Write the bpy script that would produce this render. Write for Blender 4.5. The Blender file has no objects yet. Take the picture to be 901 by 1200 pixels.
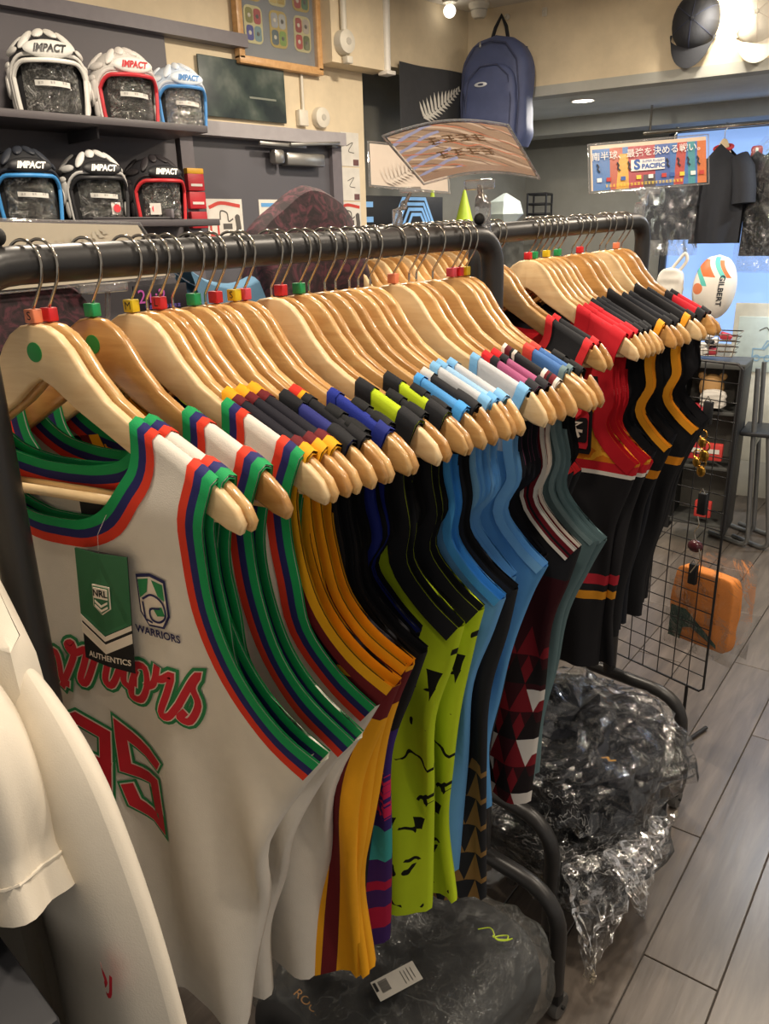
import bpy, bmesh, math, random
from mathutils import Vector, Matrix
R = math.radians
random.seed(7)
SC = bpy.context.scene
COL = SC.collection

# ------------------------------------------------------------------ camera
def set_camera():
    f, pitch, yaw, roll = 925.0, R(19.4), R(44), R(1.6)
    F = Vector((-math.sin(yaw)*math.cos(pitch), math.cos(yaw)*math.cos(pitch), -math.sin(pitch)))
    Rt = Vector((math.cos(yaw), math.sin(yaw), 0)); U = Rt.cross(F)
    R2 = Rt*math.cos(roll) - U*math.sin(roll); U2 = U*math.cos(roll) + Rt*math.sin(roll)
    cd = bpy.data.cameras.new('camera'); co = bpy.data.objects.new('camera', cd); COL.objects.link(co)
    m = Matrix((R2, U2, -F)).transposed().to_4x4(); m.translation = Vector((.75, 0, 1.47)); co.matrix_world = m
    cd.sensor_fit = 'VERTICAL'; cd.sensor_height = 36.0; cd.lens = 36.0*f/1200.0; cd.clip_start = .02
    SC.camera = co
set_camera()

# ------------------------------------------------------------------ world, lights, exposure
w = bpy.data.worlds.new('world'); SC.world = w; w.use_nodes = True
bg = w.node_tree.nodes['Background']; bg.inputs[0].default_value = (1.0, .93, .85, 1); bg.inputs[1].default_value = .36
SC.view_settings.view_transform = 'Standard'; SC.view_settings.look = 'None'
SC.view_settings.exposure = 0.08; SC.view_settings.gamma = 1.0; SC.view_settings.use_curve_mapping = False

def lamp(kind, name, loc, power, color=(1, .86, .68), size=.12, aim=(0, 0, -1), spot=None, blend=.6):
    d = bpy.data.lights.new(name, kind); d.energy = power; d.color = color
    if kind == 'AREA': d.shape = 'DISK'; d.size = size
    else: d.shadow_soft_size = size
    if kind == 'SPOT': d.spot_size = R(spot); d.spot_blend = blend
    o = bpy.data.objects.new(name, d); COL.objects.link(o); o.location = loc
    o.rotation_euler = Vector(aim).to_track_quat('-Z', 'Y').to_euler()
    return o
CEIL = 2.39
WARM = (1, .86, .69)
for i, (x, y, p) in enumerate([(.30, .30, 9), (.40, 1.25, 12), (-.80, .85, 19), (-.8, 2.1, 24), (1.1, 2.3, 11), (1.3, .6, 7), (.2, 2.9, 22)]):
    lamp('AREA', 'ceiling_lamp', (x, y, CEIL-.03), p, WARM, .14)

# ------------------------------------------------------------------ materials
MATS = {}
def srgb(h):
    if isinstance(h, str):
        h = h.lstrip('#'); c = [int(h[i:i+2], 16)/255 for i in (0, 2, 4)]
    else: c = list(h)
    return tuple(((v/12.92) if v <= .04045 else ((v+.055)/1.055)**2.4) for v in c) + (1,)
class X:
    """tiny expression builder over Math nodes"""
    def __init__(s, nt, v): s.nt, s.v = nt, v
    def _op(s, op, o=None, c=None):
        n = s.nt.nodes.new('ShaderNodeMath'); n.operation = op
        for i, a in enumerate((s, o, c)):
            if a is None: continue
            a = a.v if isinstance(a, X) else a
            if isinstance(a, (int, float)): n.inputs[i].default_value = a
            else: s.nt.links.new(a, n.inputs[i])
        return X(s.nt, n.outputs[0])
    def __add__(s, o): return s._op('ADD', o)
    def __sub__(s, o): return s._op('SUBTRACT', o)
    def __mul__(s, o): return s._op('MULTIPLY', o)
    def __truediv__(s, o): return s._op('DIVIDE', o)
    def gt(s, o): return s._op('GREATER_THAN', o)
    def lt(s, o): return s._op('LESS_THAN', o)
    def abs(s): return s._op('ABSOLUTE')
    def sin(s): return s._op('SINE')
    def fract(s): return s._op('FRACT')
    def floor(s): return s._op('FLOOR')
    def max(s, o): return s._op('MAXIMUM', o)
    def min(s, o): return s._op('MINIMUM', o)
    def pingpong(s, o): return s._op('PINGPONG', o)
    def inv(s): return X(s.nt, 1.0)._op('SUBTRACT', s)
def between(a, lo, hi): return a.gt(lo)*a.lt(hi)
def new_mat(name):
    m = bpy.data.materials.new(name); m.use_nodes = True; nt = m.node_tree
    return m, nt, nt.nodes['Principled BSDF']
def coords(nt, kind='Object'):
    t = nt.nodes.new('ShaderNodeTexCoord'); return t.outputs[kind]
def noise(nt, vec, scale, detail=2, rough=.5, out='Fac', dist=0):
    n = nt.nodes.new('ShaderNodeTexNoise'); n.inputs['Scale'].default_value = scale; n.inputs['Detail'].default_value = detail
    n.inputs['Roughness'].default_value = rough; n.inputs['Distortion'].default_value = dist
    if vec is not None: nt.links.new(vec, n.inputs['Vector'])
    return n.outputs[out]
def ramp(nt, fac, stops):
    n = nt.nodes.new('ShaderNodeValToRGB'); e = n.color_ramp.elements
    while len(e) < len(stops): e.new(.5)
    for el, (p, c) in zip(e, stops): el.position = p; el.color = c if len(c) == 4 else (*c, 1)
    nt.links.new(fac, n.inputs[0]); return n.outputs[0]
def mix(nt, fac, a, b):
    n = nt.nodes.new('ShaderNodeMix'); n.data_type = 'RGBA'
    for s, v in ((n.inputs[0], fac), (n.inputs[6], a), (n.inputs[7], b)):
        v = v.v if isinstance(v, X) else v
        if isinstance(v, (int, float)): s.default_value = v
        elif isinstance(v, tuple): s.default_value = v
        else: nt.links.new(v, s)
    return n.outputs[2]
def bump(nt, p, height, strength=.3, dist=.002):
    b = nt.nodes.new('ShaderNodeBump'); b.inputs['Strength'].default_value = strength; b.inputs['Distance'].default_value = dist
    nt.links.new(height.v if isinstance(height, X) else height, b.inputs['Height']); nt.links.new(b.outputs[0], p.inputs['Normal'])
def plain(name, col, rough=.6, metal=0, var=.06, scale=30, bmp=0, bscale=200, spec=.5, coat=0):
    """flat colour with a faint procedural variation"""
    if name in MATS: return MATS[name]
    m, nt, p = new_mat(name); c = srgb(col)
    v = noise(nt, coords(nt), scale, 3)
    d = tuple(max(0, x*(1-var)) for x in c[:3]); e = tuple(min(1, x*(1+var)) for x in c[:3])
    nt.links.new(ramp(nt, v, [(.3, d), (.7, e)]), p.inputs['Base Color'])
    p.inputs['Roughness'].default_value = rough; p.inputs['Metallic'].default_value = metal
    p.inputs['Specular IOR Level'].default_value = spec; p.inputs['Coat Weight'].default_value = coat
    if bmp: bump(nt, p, noise(nt, coords(nt), bscale, 2), bmp)
    MATS[name] = m; return m
def emit(name, col, strength, var=0):
    if name in MATS: return MATS[name]
    m, nt, p = new_mat(name); c = srgb(col)
    p.inputs['Base Color'].default_value = c; p.inputs['Emission Color'].default_value = c; p.inputs['Emission Strength'].default_value = strength
    MATS[name] = m; return m
def painted(name, base, layers=(), rough=.75, weave=.25, spec=.25, sheen=.0, var=.05, transl=0):
    """cloth / print: colour layers masked by expressions of the UV map, in metres (u across, v up)"""
    if name in MATS: return MATS[name]
    m, nt, p = new_mat(name)
    uvn = nt.nodes.new('ShaderNodeUVMap'); sep = nt.nodes.new('ShaderNodeSeparateXYZ'); nt.links.new(uvn.outputs[0], sep.inputs[0])
    u, v = X(nt, sep.outputs[0]), X(nt, sep.outputs[1])
    col = srgb(base)
    for f, c in layers:
        msk = f(u, v, lambda s, d=2: X(nt, noise(nt, uvn.outputs[0], s, d)))
        col = mix(nt, msk, col, srgb(c))
    mo = X(nt, noise(nt, coords(nt), 60, 3)) - .5
    k = (mo*(2*var)) + 1.0
    hsv = nt.nodes.new('ShaderNodeHueSaturation'); nt.links.new(k.v, hsv.inputs['Value'])
    if isinstance(col, tuple): hsv.inputs['Color'].default_value = col
    else: nt.links.new(col, hsv.inputs['Color'])
    nt.links.new(hsv.outputs[0], p.inputs['Base Color'])
    p.inputs['Roughness'].default_value = rough; p.inputs['Specular IOR Level'].default_value = spec; p.inputs['Sheen Weight'].default_value = sheen
    if weave: bump(nt, p, noise(nt, coords(nt), 900, 1), weave, .0006)
    if transl:
        tb = nt.nodes.new('ShaderNodeBsdfTranslucent'); nt.links.new(hsv.outputs[0], tb.inputs[0]); ms = nt.nodes.new('ShaderNodeMixShader'); ms.inputs[0].default_value = transl
        nt.links.new(p.outputs[0], ms.inputs[1]); nt.links.new(tb.outputs[0], ms.inputs[2]); nt.links.new(ms.outputs[0], nt.nodes['Material Output'].inputs[0])
    MATS[name] = m; return m
def banded(name, bands, rough=.7):
    """ribbed trim: bands [(colour, width)] counted across the ribbon (uv v)"""
    lay, t = [], 0
    for c, wd in bands:
        if t > 0: lay.append((lambda u, v, n, t=t: v.gt(t), c))
        t += wd
    return painted(name, bands[0][0], lay, rough, .3, .2)
def wood(name, a, b, rough=.3, scale=9, coat=.35):
    if name in MATS: return MATS[name]
    m, nt, p = new_mat(name); tc = coords(nt)
    mp = nt.nodes.new('ShaderNodeMapping'); mp.inputs['Scale'].default_value = (1.2, 9, 9); nt.links.new(tc, mp.inputs['Vector'])
    inf = nt.nodes.new('ShaderNodeObjectInfo')
    off = nt.nodes.new('ShaderNodeVectorMath'); off.operation = 'ADD'; nt.links.new(mp.outputs[0], off.inputs[0])
    sc = nt.nodes.new('ShaderNodeVectorMath'); sc.operation = 'SCALE'; sc.inputs[0].default_value = (7, 3, 5); nt.links.new(inf.outputs['Random'], sc.inputs['Scale'])
    nt.links.new(sc.outputs[0], off.inputs[1])
    g = noise(nt, off.outputs[0], scale, 4, .6, dist=.6)
    c = ramp(nt, g, [(.3, srgb(a)), (.72, srgb(b))])
    rnd = X(nt, inf.outputs['Random'])*.22 + .88
    hsv = nt.nodes.new('ShaderNodeHueSaturation'); nt.links.new(rnd.v, hsv.inputs['Value']); nt.links.new(c, hsv.inputs['Color'])
    nt.links.new(hsv.outputs[0], p.inputs['Base Color']); p.inputs['Roughness'].default_value = rough; p.inputs['Coat Weight'].default_value = coat; p.inputs['Coat Roughness'].default_value = .12
    bump(nt, p, g, .05, .001)
    MATS[name] = m; return m
def film(name, tint=(1, 1, 1), gloss=.35, crump=60, strength=1.0, alpha=.18, rough=.08, crease=0, cscale=12):
    """thin clear plastic: mostly transparent with crumpled gloss"""
    if name in MATS: return MATS[name]
    m = bpy.data.materials.new(name); m.use_nodes = True; nt = m.node_tree
    for n in list(nt.nodes):
        if n.type != 'OUTPUT_MATERIAL': nt.nodes.remove(n)
    out = nt.nodes['Material Output']
    tr = nt.nodes.new('ShaderNodeBsdfTransparent'); tr.inputs[0].default_value = (.93, .93, .93, 1)
    gl = nt.nodes.new('ShaderNodeBsdfGlossy'); gl.inputs['Roughness'].default_value = rough; gl.inputs[0].default_value = (*tint, 1)
    df = nt.nodes.new('ShaderNodeBsdfDiffuse'); df.inputs[0].default_value = (.8*tint[0], .8*tint[1], .8*tint[2], 1)
    tc = coords(nt); h = noise(nt, tc, crump, 4, .65, dist=1.6)
    b = nt.nodes.new('ShaderNodeBump'); b.inputs['Strength'].default_value = strength; b.inputs['Distance'].default_value = .02
    nt.links.new(h, b.inputs['Height']); nt.links.new(b.outputs[0], gl.inputs['Normal'])
    lw = nt.nodes.new('ShaderNodeFresnel'); lw.inputs[0].default_value = 1.5; nt.links.new(b.outputs[0], lw.inputs['Normal'])
    fac = X(nt, lw.outputs[0])*gloss*4 + gloss*.12
    m1 = nt.nodes.new('ShaderNodeMixShader'); m1.inputs[0].default_value = alpha
    if crease:   # painted-in white glints along crease lines in the plastic
        l1 = (X(nt, noise(nt, tc, cscale, 3, .6, dist=1.4))-.5).abs()*70; l2 = (X(nt, noise(nt, tc, cscale*2.3, 2, .5, dist=1.0))-.5).abs()*60
        ln = (l1.min(1.0).inv()).max(l2.min(1.0).inv()*.7)*(X(nt, noise(nt, tc, cscale*.45, 2))*3-1.0).min(1.0).max(0.0)
        nt.links.new((ln*crease+alpha).v, m1.inputs[0])
    nt.links.new(tr.outputs[0], m1.inputs[1]); nt.links.new(df.outputs[0], m1.inputs[2])
    m2 = nt.nodes.new('ShaderNodeMixShader'); nt.links.new(fac.min(.95).v, m2.inputs[0]); nt.links.new(m1.outputs[0], m2.inputs[1]); nt.links.new(gl.outputs[0], m2.inputs[2])
    nt.links.new(m2.outputs[0], out.inputs[0])
    MATS[name] = m; return m
def clear(name='clear_acrylic'): return film(name, gloss=.45, crump=20, strength=.15, alpha=.12, rough=.03)

# ------------------------------------------------------------------ object helpers
def thing(name, label, cat, loc=(0, 0, 0), rotz=0, group=None, parent=None, rot=None):
    o = bpy.data.objects.new(name, None); COL.objects.link(o); o.empty_display_size = .05
    o.location = loc; o.rotation_euler = rot if rot else (0, 0, rotz)
    o['label'] = label; o['category'] = cat
    if group: o['group'] = group
    return o
def tag(o, label, cat, group=None):
    o['label'] = label; o['category'] = cat
    if group: o['group'] = group
    return o
def link(name, mesh, parent=None, label=None):
    o = bpy.data.objects.new(name, mesh); COL.objects.link(o)
    if parent is not None: o.parent = parent
    if label: o['label'] = label
    return o
class MB:
    """collects vertices, faces, uvs"""
    def __init__(s): s.v, s.f, s.uv, s.sm = [], [], {}, True
    def add(s, vs, fs, uvs=None):
        b = len(s.v); s.v += [tuple(p) for p in vs]
        for i, f in enumerate(fs):
            s.f.append(tuple(b+k for k in f))
            if uvs: s.uv[len(s.f)-1] = [uvs[k] for k in f]
        return s
    def box(s, c, d, rot=None):
        x, y, z = (k/2 for k in d)
        vs = [Vector((a*x, b*y, e*z)) for a in (-1, 1) for b in (-1, 1) for e in (-1, 1)]
        if rot is not None: vs = [rot @ q for q in vs]
        return s.add([q+Vector(c) for q in vs], [(0, 1, 3, 2), (4, 6, 7, 5), (0, 4, 5, 1), (2, 3, 7, 6), (0, 2, 6, 4), (1, 5, 7, 3)])
    def rbox(s, c, d, r=.004, rot=None, seg=2):
        bm = bmesh.new(); bmesh.ops.create_cube(bm, size=1)
        for q in bm.verts: q.co = Vector((q.co.x*d[0], q.co.y*d[1], q.co.z*d[2]))
        bmesh.ops.bevel(bm, geom=bm.edges[:], offset=min(r, .49*min(d)), segments=seg, affect='EDGES', profile=.5)
        return s.bm(bm, c, rot)
    def bm(s, bm, c=(0, 0, 0), rot=None):
        bm.verts.index_update(); c = Vector(c)
        s.add([((rot @ q.co) if rot is not None else q.co)+c for q in bm.verts], [[q.index for q in f.verts] for f in bm.faces]); bm.free(); return s
    def ell(s, c, d, n=12, m=8, rot=None):
        vs, fs = [], []
        for j in range(m+1):
            a = math.pi*j/m
            for i in range(n):
                t = 2*math.pi*i/n; q = Vector((d[0]*math.sin(a)*math.cos(t), d[1]*math.sin(a)*math.sin(t), d[2]*math.cos(a)))
                vs.append((rot @ q if rot is not None else q)+Vector(c))
        for j in range(m):
            for i in range(n): fs.append((j*n+i, (j+1)*n+i, (j+1)*n+(i+1) % n, j*n+(i+1) % n))
        return s.add(vs, fs)
    def tube(s, pts, r, n=8, caps=True, closed=False):
        pts = [Vector(p) for p in pts]; vs, fs = [], []
        k = len(pts); rs = r if isinstance(r, (list, tuple)) else [r]*k
        up = None
        for i, p in enumerate(pts):
            a = pts[(i-1) % k] if (closed or i > 0) else p; b = pts[(i+1) % k] if (closed or i < k-1) else p
            t = (b-a).normalized()
            if up is None:
                up = t.orthogonal().normalized()
            up = (up - t*up.dot(t)); up = up.normalized() if up.length > 1e-6 else t.orthogonal().normalized()
            q = t.cross(up)
            for j in range(n):
                an = 2*math.pi*j/n; vs.append(p + (up*math.cos(an)+q*math.sin(an))*rs[i])
        for i in range(k if closed else k-1):
            i2 = (i+1) % k
            for j in range(n): fs.append((i*n+j, i*n+(j+1) % n, i2*n+(j+1) % n, i2*n+j))
        if caps and not closed: fs += [tuple(range(n))[::-1], tuple((k-1)*n+j for j in range(n))]
        return s.add(vs, fs)
    def lathe(s, prof, c=(0, 0, 0), n=20, rot=None, cap=True):
        vs, fs = [], []
        for (r, z) in prof:
            for i in range(n):
                t = 2*math.pi*i/n; q = Vector((r*math.cos(t), r*math.sin(t), z)); vs.append((rot @ q if rot is not None else q)+Vector(c))
        for j in range(len(prof)-1):
            for i in range(n): fs.append((j*n+i, j*n+(i+1) % n, (j+1)*n+(i+1) % n, (j+1)*n+i))
        if cap: fs += [tuple(range(n))[::-1], tuple((len(prof)-1)*n+i for i in range(n))]
        return s.add(vs, fs)
    def prism(s, outline, y0, y1, bev=0, bend=None):
        """outline in local (x, z), extruded along y; bev rounds the rim"""
        n = len(outline); P = [Vector((a, b)) for a, b in outline]
        area = sum(P[i].x*P[(i+1) % n].y-P[(i+1) % n].x*P[i].y for i in range(n)); sg = 1 if area > 0 else -1
        nor = []
        for i in range(n):
            e1 = (P[i]-P[i-1]).normalized(); e2 = (P[(i+1) % n]-P[i]).normalized(); t = (e1+e2); t = t.normalized() if t.length > 1e-6 else e1
            nor.append(Vector((t.y, -t.x))*sg)
        rings = [(bev, y0), (bev*.3, y0+bev*.3), (0, y0+bev), (0, y1-bev), (bev*.3, y1-bev*.3), (bev, y1)] if bev else [(0, y0), (0, y1)]
        vs, fs = [], []
        for ins, y in rings:
            for i in range(n):
                q = P[i]-nor[i]*ins; yy = y + (bend(q.x) if bend else 0); vs.append((q.x, yy, q.y))
        for k in range(len(rings)-1):
            for i in range(n): fs.append((k*n+i, k*n+(i+1) % n, (k+1)*n+(i+1) % n, (k+1)*n+i))
        b = len(rings)-1
        fs += [tuple(range(n))[::-1], tuple(b*n+i for i in range(n))]
        return s.add(vs, fs)
    def grid(s, fn, nu, nv, uvf=None, closed_u=False):
        vs, uv, fs = [], [], []
        for j in range(nv+1):
            for i in range(nu+1):
                vs.append(fn(i/nu, j/nv)); uv.append(uvf(i/nu, j/nv) if uvf else (i/nu, j/nv))
        for j in range(nv):
            for i in range(nu): a = j*(nu+1)+i; fs.append((a, a+1, a+nu+2, a+nu+1))
        return s.add(vs, fs, uv)
    def mesh(s, name, mat, smooth=True, angle=None):
        me = bpy.data.meshes.new(name); me.from_pydata(s.v, [], s.f); me.materials.append(mat)
        if s.uv:
            ul = me.uv_layers.new(name='UVMap')
            for p in me.polygons:
                q = s.uv.get(p.index)
                if q:
                    for li, t in zip(p.loop_indices, q): ul.data[li].uv = t
        bm = bmesh.new(); bm.from_mesh(me); bmesh.ops.recalc_face_normals(bm, faces=bm.faces[:]); bm.to_mesh(me); bm.free()
        if smooth: me.shade_smooth()
        if smooth and angle: me.set_sharp_from_angle(angle=R(angle))
        return me
    def build(s, name, mat, parent=None, smooth=True, angle=40, label=None):
        return link(name, s.mesh(name, mat, smooth, angle), parent, label)
def struct(o, label=None):
    o['kind'] = 'structure'
    if label: o['label'] = label
    return o
def copy_tree(o, parent=None):
    c = o.copy(); COL.objects.link(c); c.parent = parent
    for ch in list(o.children): copy_tree(ch, c)
    return c
def spline(pts, n=6, closed=False):
    """Catmull-Rom through the points"""
    P = [Vector(p) for p in pts]; k = len(P); out = []
    for i in range(k if closed else k-1):
        p1, p2 = P[i], P[(i+1) % k]; p0 = P[i-1] if (closed or i > 0) else p1*2-p2; p3 = P[(i+2) % k] if (closed or i < k-2) else p2*2-p1
        for j in range(n):
            t = j/n; out.append(.5*((2*p1)+(p2-p0)*t+(2*p0-5*p1+4*p2-p3)*t*t+(3*p1-p0-3*p2+p3)*t**3))
    if not closed: out.append(P[-1])
    return out
def text2d(body, size=.02, align='CENTER', shear=0, bold=0):
    cu = bpy.data.curves.new('lettering', 'FONT'); cu.body = body; cu.size = size; cu.align_x = align; cu.align_y = 'CENTER'; cu.shear = shear; cu.offset = bold; cu.resolution_u = 3
    o = bpy.data.objects.new('lettering', cu); COL.objects.link(o)
    bpy.context.view_layer.update()
    me = bpy.data.meshes.new_from_object(o.evaluated_get(bpy.context.evaluated_depsgraph_get()))
    vs = [tuple(q.co) for q in me.vertices]; fs = [tuple(p.vertices) for p in me.polygons]
    bpy.data.objects.remove(o); bpy.data.curves.remove(cu); bpy.data.meshes.remove(me)
    return vs, fs
def lettering(body, size, fn, mat, parent=None, name='lettering', align='CENTER', shear=0, bold=0, sx=1):
    vs, fs = text2d(body, size, align, shear, bold)
    mb = MB(); mb.add([fn(q[0]*sx, q[1]) for q in vs], fs)
    return mb.build(name, mat, parent, smooth=False)
def stroke(mb, pts, wd, fn, closed=False):
    """flat mitred ribbon along a 2D polyline, mapped by fn(x, y)"""
    P = [Vector((a, b)) for a, b in pts]; n = len(P); L, Rr = [], []
    for i in range(n):
        a = P[i-1] if (closed or i > 0) else None; b = P[(i+1) % n] if (closed or i < n-1) else None
        e1 = (P[i]-a).normalized() if a is not None else (b-P[i]).normalized(); e2 = (b-P[i]).normalized() if b is not None else e1
        n1, n2 = Vector((-e1.y, e1.x)), Vector((-e2.y, e2.x)); m = n1+n2; m = m.normalized() if m.length > .2 else n1
        k = min(1.8, 1/max(.3, m.dot(n1))); ex = Vector((0, 0))
        if a is None: ex = -e2*wd*.45
        if b is None: ex = e1*wd*.45
        L.append(P[i]+ex+m*wd/2*k); Rr.append(P[i]+ex-m*wd/2*k)
    vs = [fn(q.x, q.y) for q in L]+[fn(q.x, q.y) for q in Rr]
    fs = [(i, (i+1) % n, n+(i+1) % n, n+i) for i in range(n if closed else n-1)]
    return mb.add(vs, fs)

def illegible(n, size, fn, mat, parent, name='printed_line', seed=1):
    """a line of print too small to read: n glyph-sized clusters of short strokes"""
    rr = random.Random(seed); mb = MB()
    for i in range(n):
        x0 = (i-(n-1)/2)*size*1.05
        for k in range(3):
            y = (k-1)*size*.3; a = rr.uniform(.2, .4)*size
            stroke(mb, [(x0-a, y+rr.uniform(-.05, .05)*size), (x0+a, y+rr.uniform(-.05, .05)*size)], size*.13, fn)
        x = x0+rr.uniform(-.2, .2)*size; stroke(mb, [(x, -size*.35), (x, size*.35)], size*.13, fn)
    return mb.build(name, mat, parent, smooth=False)
# ------------------------------------------------------------------ the room
def wallpaper(name, col, bmp=.25, var=.07):
    if name in MATS: return MATS[name]
    m, nt, p = new_mat(name); c = srgb(col); tc = coords(nt)
    a = noise(nt, tc, 6, 4, .65); d = tuple(x*(1-var) for x in c[:3]); e = tuple(min(1, x*(1+var)) for x in c[:3])
    nt.links.new(ramp(nt, a, [(.35, d), (.65, e)]), p.inputs['Base Color']); p.inputs['Roughness'].default_value = .8
    bump(nt, p, noise(nt, tc, 60, 3), bmp, .003); MATS[name] = m; return m
BEIGE = wallpaper('beige_wallpaper', '#d9c9ab')
CEILM = wallpaper('ceiling_white', '#d8d2c6')
GREYW = wallpaper('dark_grey_wall', '#8a8981', .1)
GREYL = wallpaper('soffit_grey', '#a9a9a2', .08)
PANEL = plain('grey_laminate', '#5a565a', .55, scale=3, var=.04)
DARKM = plain('dark_laminate', '#3d3b3e', .5, scale=4)
TRIMM = plain('grey_trim', '#6b666b', .5)

def sbox(name, x, y, z, mat, label=None):
    mb = MB(); mb.box(((x[0]+x[1])/2, (y[0]+y[1])/2, (z[0]+z[1])/2), (x[1]-x[0], y[1]-y[0], z[1]-z[0]))
    return struct(mb.build(name, mat, smooth=False), label)

# floor: grey wood-look planks laid 7 degrees off the racks
def plank_mat():
    m, nt, p = new_mat('grey_wood_planks'); tc = coords(nt)
    mp = nt.nodes.new('ShaderNodeMapping'); mp.inputs['Scale'].default_value = (14, 1.4, 1); nt.links.new(tc, mp.inputs['Vector'])
    inf = nt.nodes.new('ShaderNodeObjectInfo'); sc = nt.nodes.new('ShaderNodeVectorMath'); sc.operation = 'SCALE'; sc.inputs[0].default_value = (31, 17, 3)
    nt.links.new(inf.outputs['Random'], sc.inputs['Scale']); ad = nt.nodes.new('ShaderNodeVectorMath'); nt.links.new(mp.outputs[0], ad.inputs[0]); nt.links.new(sc.outputs[0], ad.inputs[1])
    g = noise(nt, ad.outputs[0], 2.2, 5, .62, dist=.5)
    c = ramp(nt, g, [(.25, srgb('#4b443e')), (.55, srgb('#635a52')), (.8, srgb('#776d64'))])
    rnd = X(nt, inf.outputs['Random'])*.2 + .9
    hsv = nt.nodes.new('ShaderNodeHueSaturation'); nt.links.new(rnd.v, hsv.inputs['Value']); nt.links.new(c, hsv.inputs['Color'])
    nt.links.new(hsv.outputs[0], p.inputs['Base Color'])
    p.inputs['Roughness'].default_value = .32; p.inputs['Specular IOR Level'].default_value = .6
    bump(nt, p, noise(nt, ad.outputs[0], 6, 4), .12, .002); return m
PLK = plank_mat()
fl = struct(MB().box((.2, 2.2, -.03), (5.6, 7.4, .05)).build('floor', plain('floor_joint', '#3a3530', .8), smooth=False), 'grey wood-look plank floor with dark joints')
pm = MB(); pm.rbox((0, 0, -.004), (.1505, .947, .008), .0012, seg=1); pme = pm.mesh('floor_plank', PLK, False)
fa = R(7)
for k in range(-13, 14):
    for j in range(-1, 6):
        q = .245+.153*(k+.5); p = 2.616+.95*(j-1.5) + .53*k - .95*math.floor(.53*k/.95)
        x, y = q*math.cos(fa)-p*math.sin(fa), q*math.sin(fa)+p*math.cos(fa)
        if -2.1 < x < 2.0 and -.9 < y < 5.2:
            o = link('floor_plank', pme, fl); o.location = (x, y, .0); o.rotation_euler = (0, 0, fa)

sbox('wall_left', (-1.85, -1.75), (-1.2, 2.53), (0, CEIL), BEIGE, 'beige papered wall behind the shelves')
sbox('wall_left_upper', (-1.85, -1.75), (2.53, 3.24), (2.12, CEIL), BEIGE)
sbox('wall_left_beam', (-1.75, -1.66), (2.285, 2.59), (2.078, CEIL), BEIGE)
sbox('wall_left_recess', (-2.2, -2.1), (2.4, 5.2), (0, 2.4), GREYW)
sbox('wall_left_return', (-2.15, -1.85), (2.45, 2.53), (0, 2.12), GREYL)
sbox('ceiling', (-2.2, 2.6), (-1.4, 4.4), (CEIL, CEIL+.05), CEILM)
# back panel of the shelves, its top trim, and the door with its frame
sbox('wall_left_panel', (-1.75, -1.735), (-1.0, 1.62), (.9, 2.085), PANEL)
sbox('trim_1', (-1.75, -1.70), (-1.0, 1.93), (2.085, 2.125), TRIMM)
d1 = sbox('door_1', (-1.752, -1.742), (1.68, 2.32), (.01, 1.80), plain('door_grey', '#55545a', .45, scale=3, var=.03), 'dark grey door with an overhead closer')
sbox('trim_2', (-1.75, -1.72), (2.32, 2.37), (0, 1.84), TRIMM)
sbox('trim_3', (-1.75, -1.72), (1.63, 1.68), (0, 1.80), TRIMM)
sbox('trim_4', (-1.75, -1.69), (1.60, 2.37), (1.80, 1.845), plain('frame_light_grey', '#9b979a', .5))

# far end: beige face with hanging caps, low grey ceiling, beam, grey wall with a lit window
K = Vector((-1.75, 3.214, 0)); FA = R(12); FD = Vector((math.cos(FA), math.sin(FA), 0)); FN = Vector((-FD.y, FD.x, 0)); FR = Matrix.Rotation(FA, 3, 'Z')
def far(h, n, z): return K + FD*h + FN*n + Vector((0, 0, z))
def fbox(name, h, n, z, mat, label=None, kind=True):
    mb = MB(); mb.box(far((h[0]+h[1])/2, (n[0]+n[1])/2, (z[0]+z[1])/2), (h[1]-h[0], n[1]-n[0], z[1]-z[0]), FR)
    o = mb.build(name, mat, smooth=False)
    return struct(o, label) if kind else o
fbox('wall_far_upper', (-.02, 3.2), (0, .08), (2.06, CEIL), BEIGE, 'beige papered bulkhead with caps hung on it')
fbox('trim_5', (-.3, 3.2), (-.005, .09), (2.02, 2.06), GREYL)
fbox('ceiling_low', (-.6, 3.2), (.09, 1.6), (2.02, 2.06), wallpaper('low_ceiling', '#c4c7c3', .06), 'lower grey ceiling with a round downlight')
fbox('wall_far_beam', (-.6, 3.2), (.76, .95), (1.945, 2.02), GREYL)
WN = 1.06
fbox('wall_far', (-.6, .67), (WN, WN+.08), (0, 2.02), GREYW)
fbox('wall_far_right', (1.95, 3.2), (WN, WN+.08), (0, 2.02), GREYW)
fbox('wall_far_sill', (.67, 1.95), (WN, WN+.08), (0, .85), wallpaper('pale_wall', '#cfc9b8', .06))
fbox('trim_6', (.67, 1.95), (WN, WN+.08), (1.93, 2.02), GREYW)
win = fbox('window_1', (.67, 1.95), (WN+.03, WN+.045), (.85, 1.93), emit('window_blue', '#8fb2ea', .85), 'window glowing pale blue at the back of the shop')
for h in (.69, 1.31, 1.93):
    mb = MB(); mb.box(far(h, WN+.02, 1.39), (.03, .04, 1.08), FR); mb.build('window_frame', plain('window_metal', '#3c3d40', .4), win, smooth=False)
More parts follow.
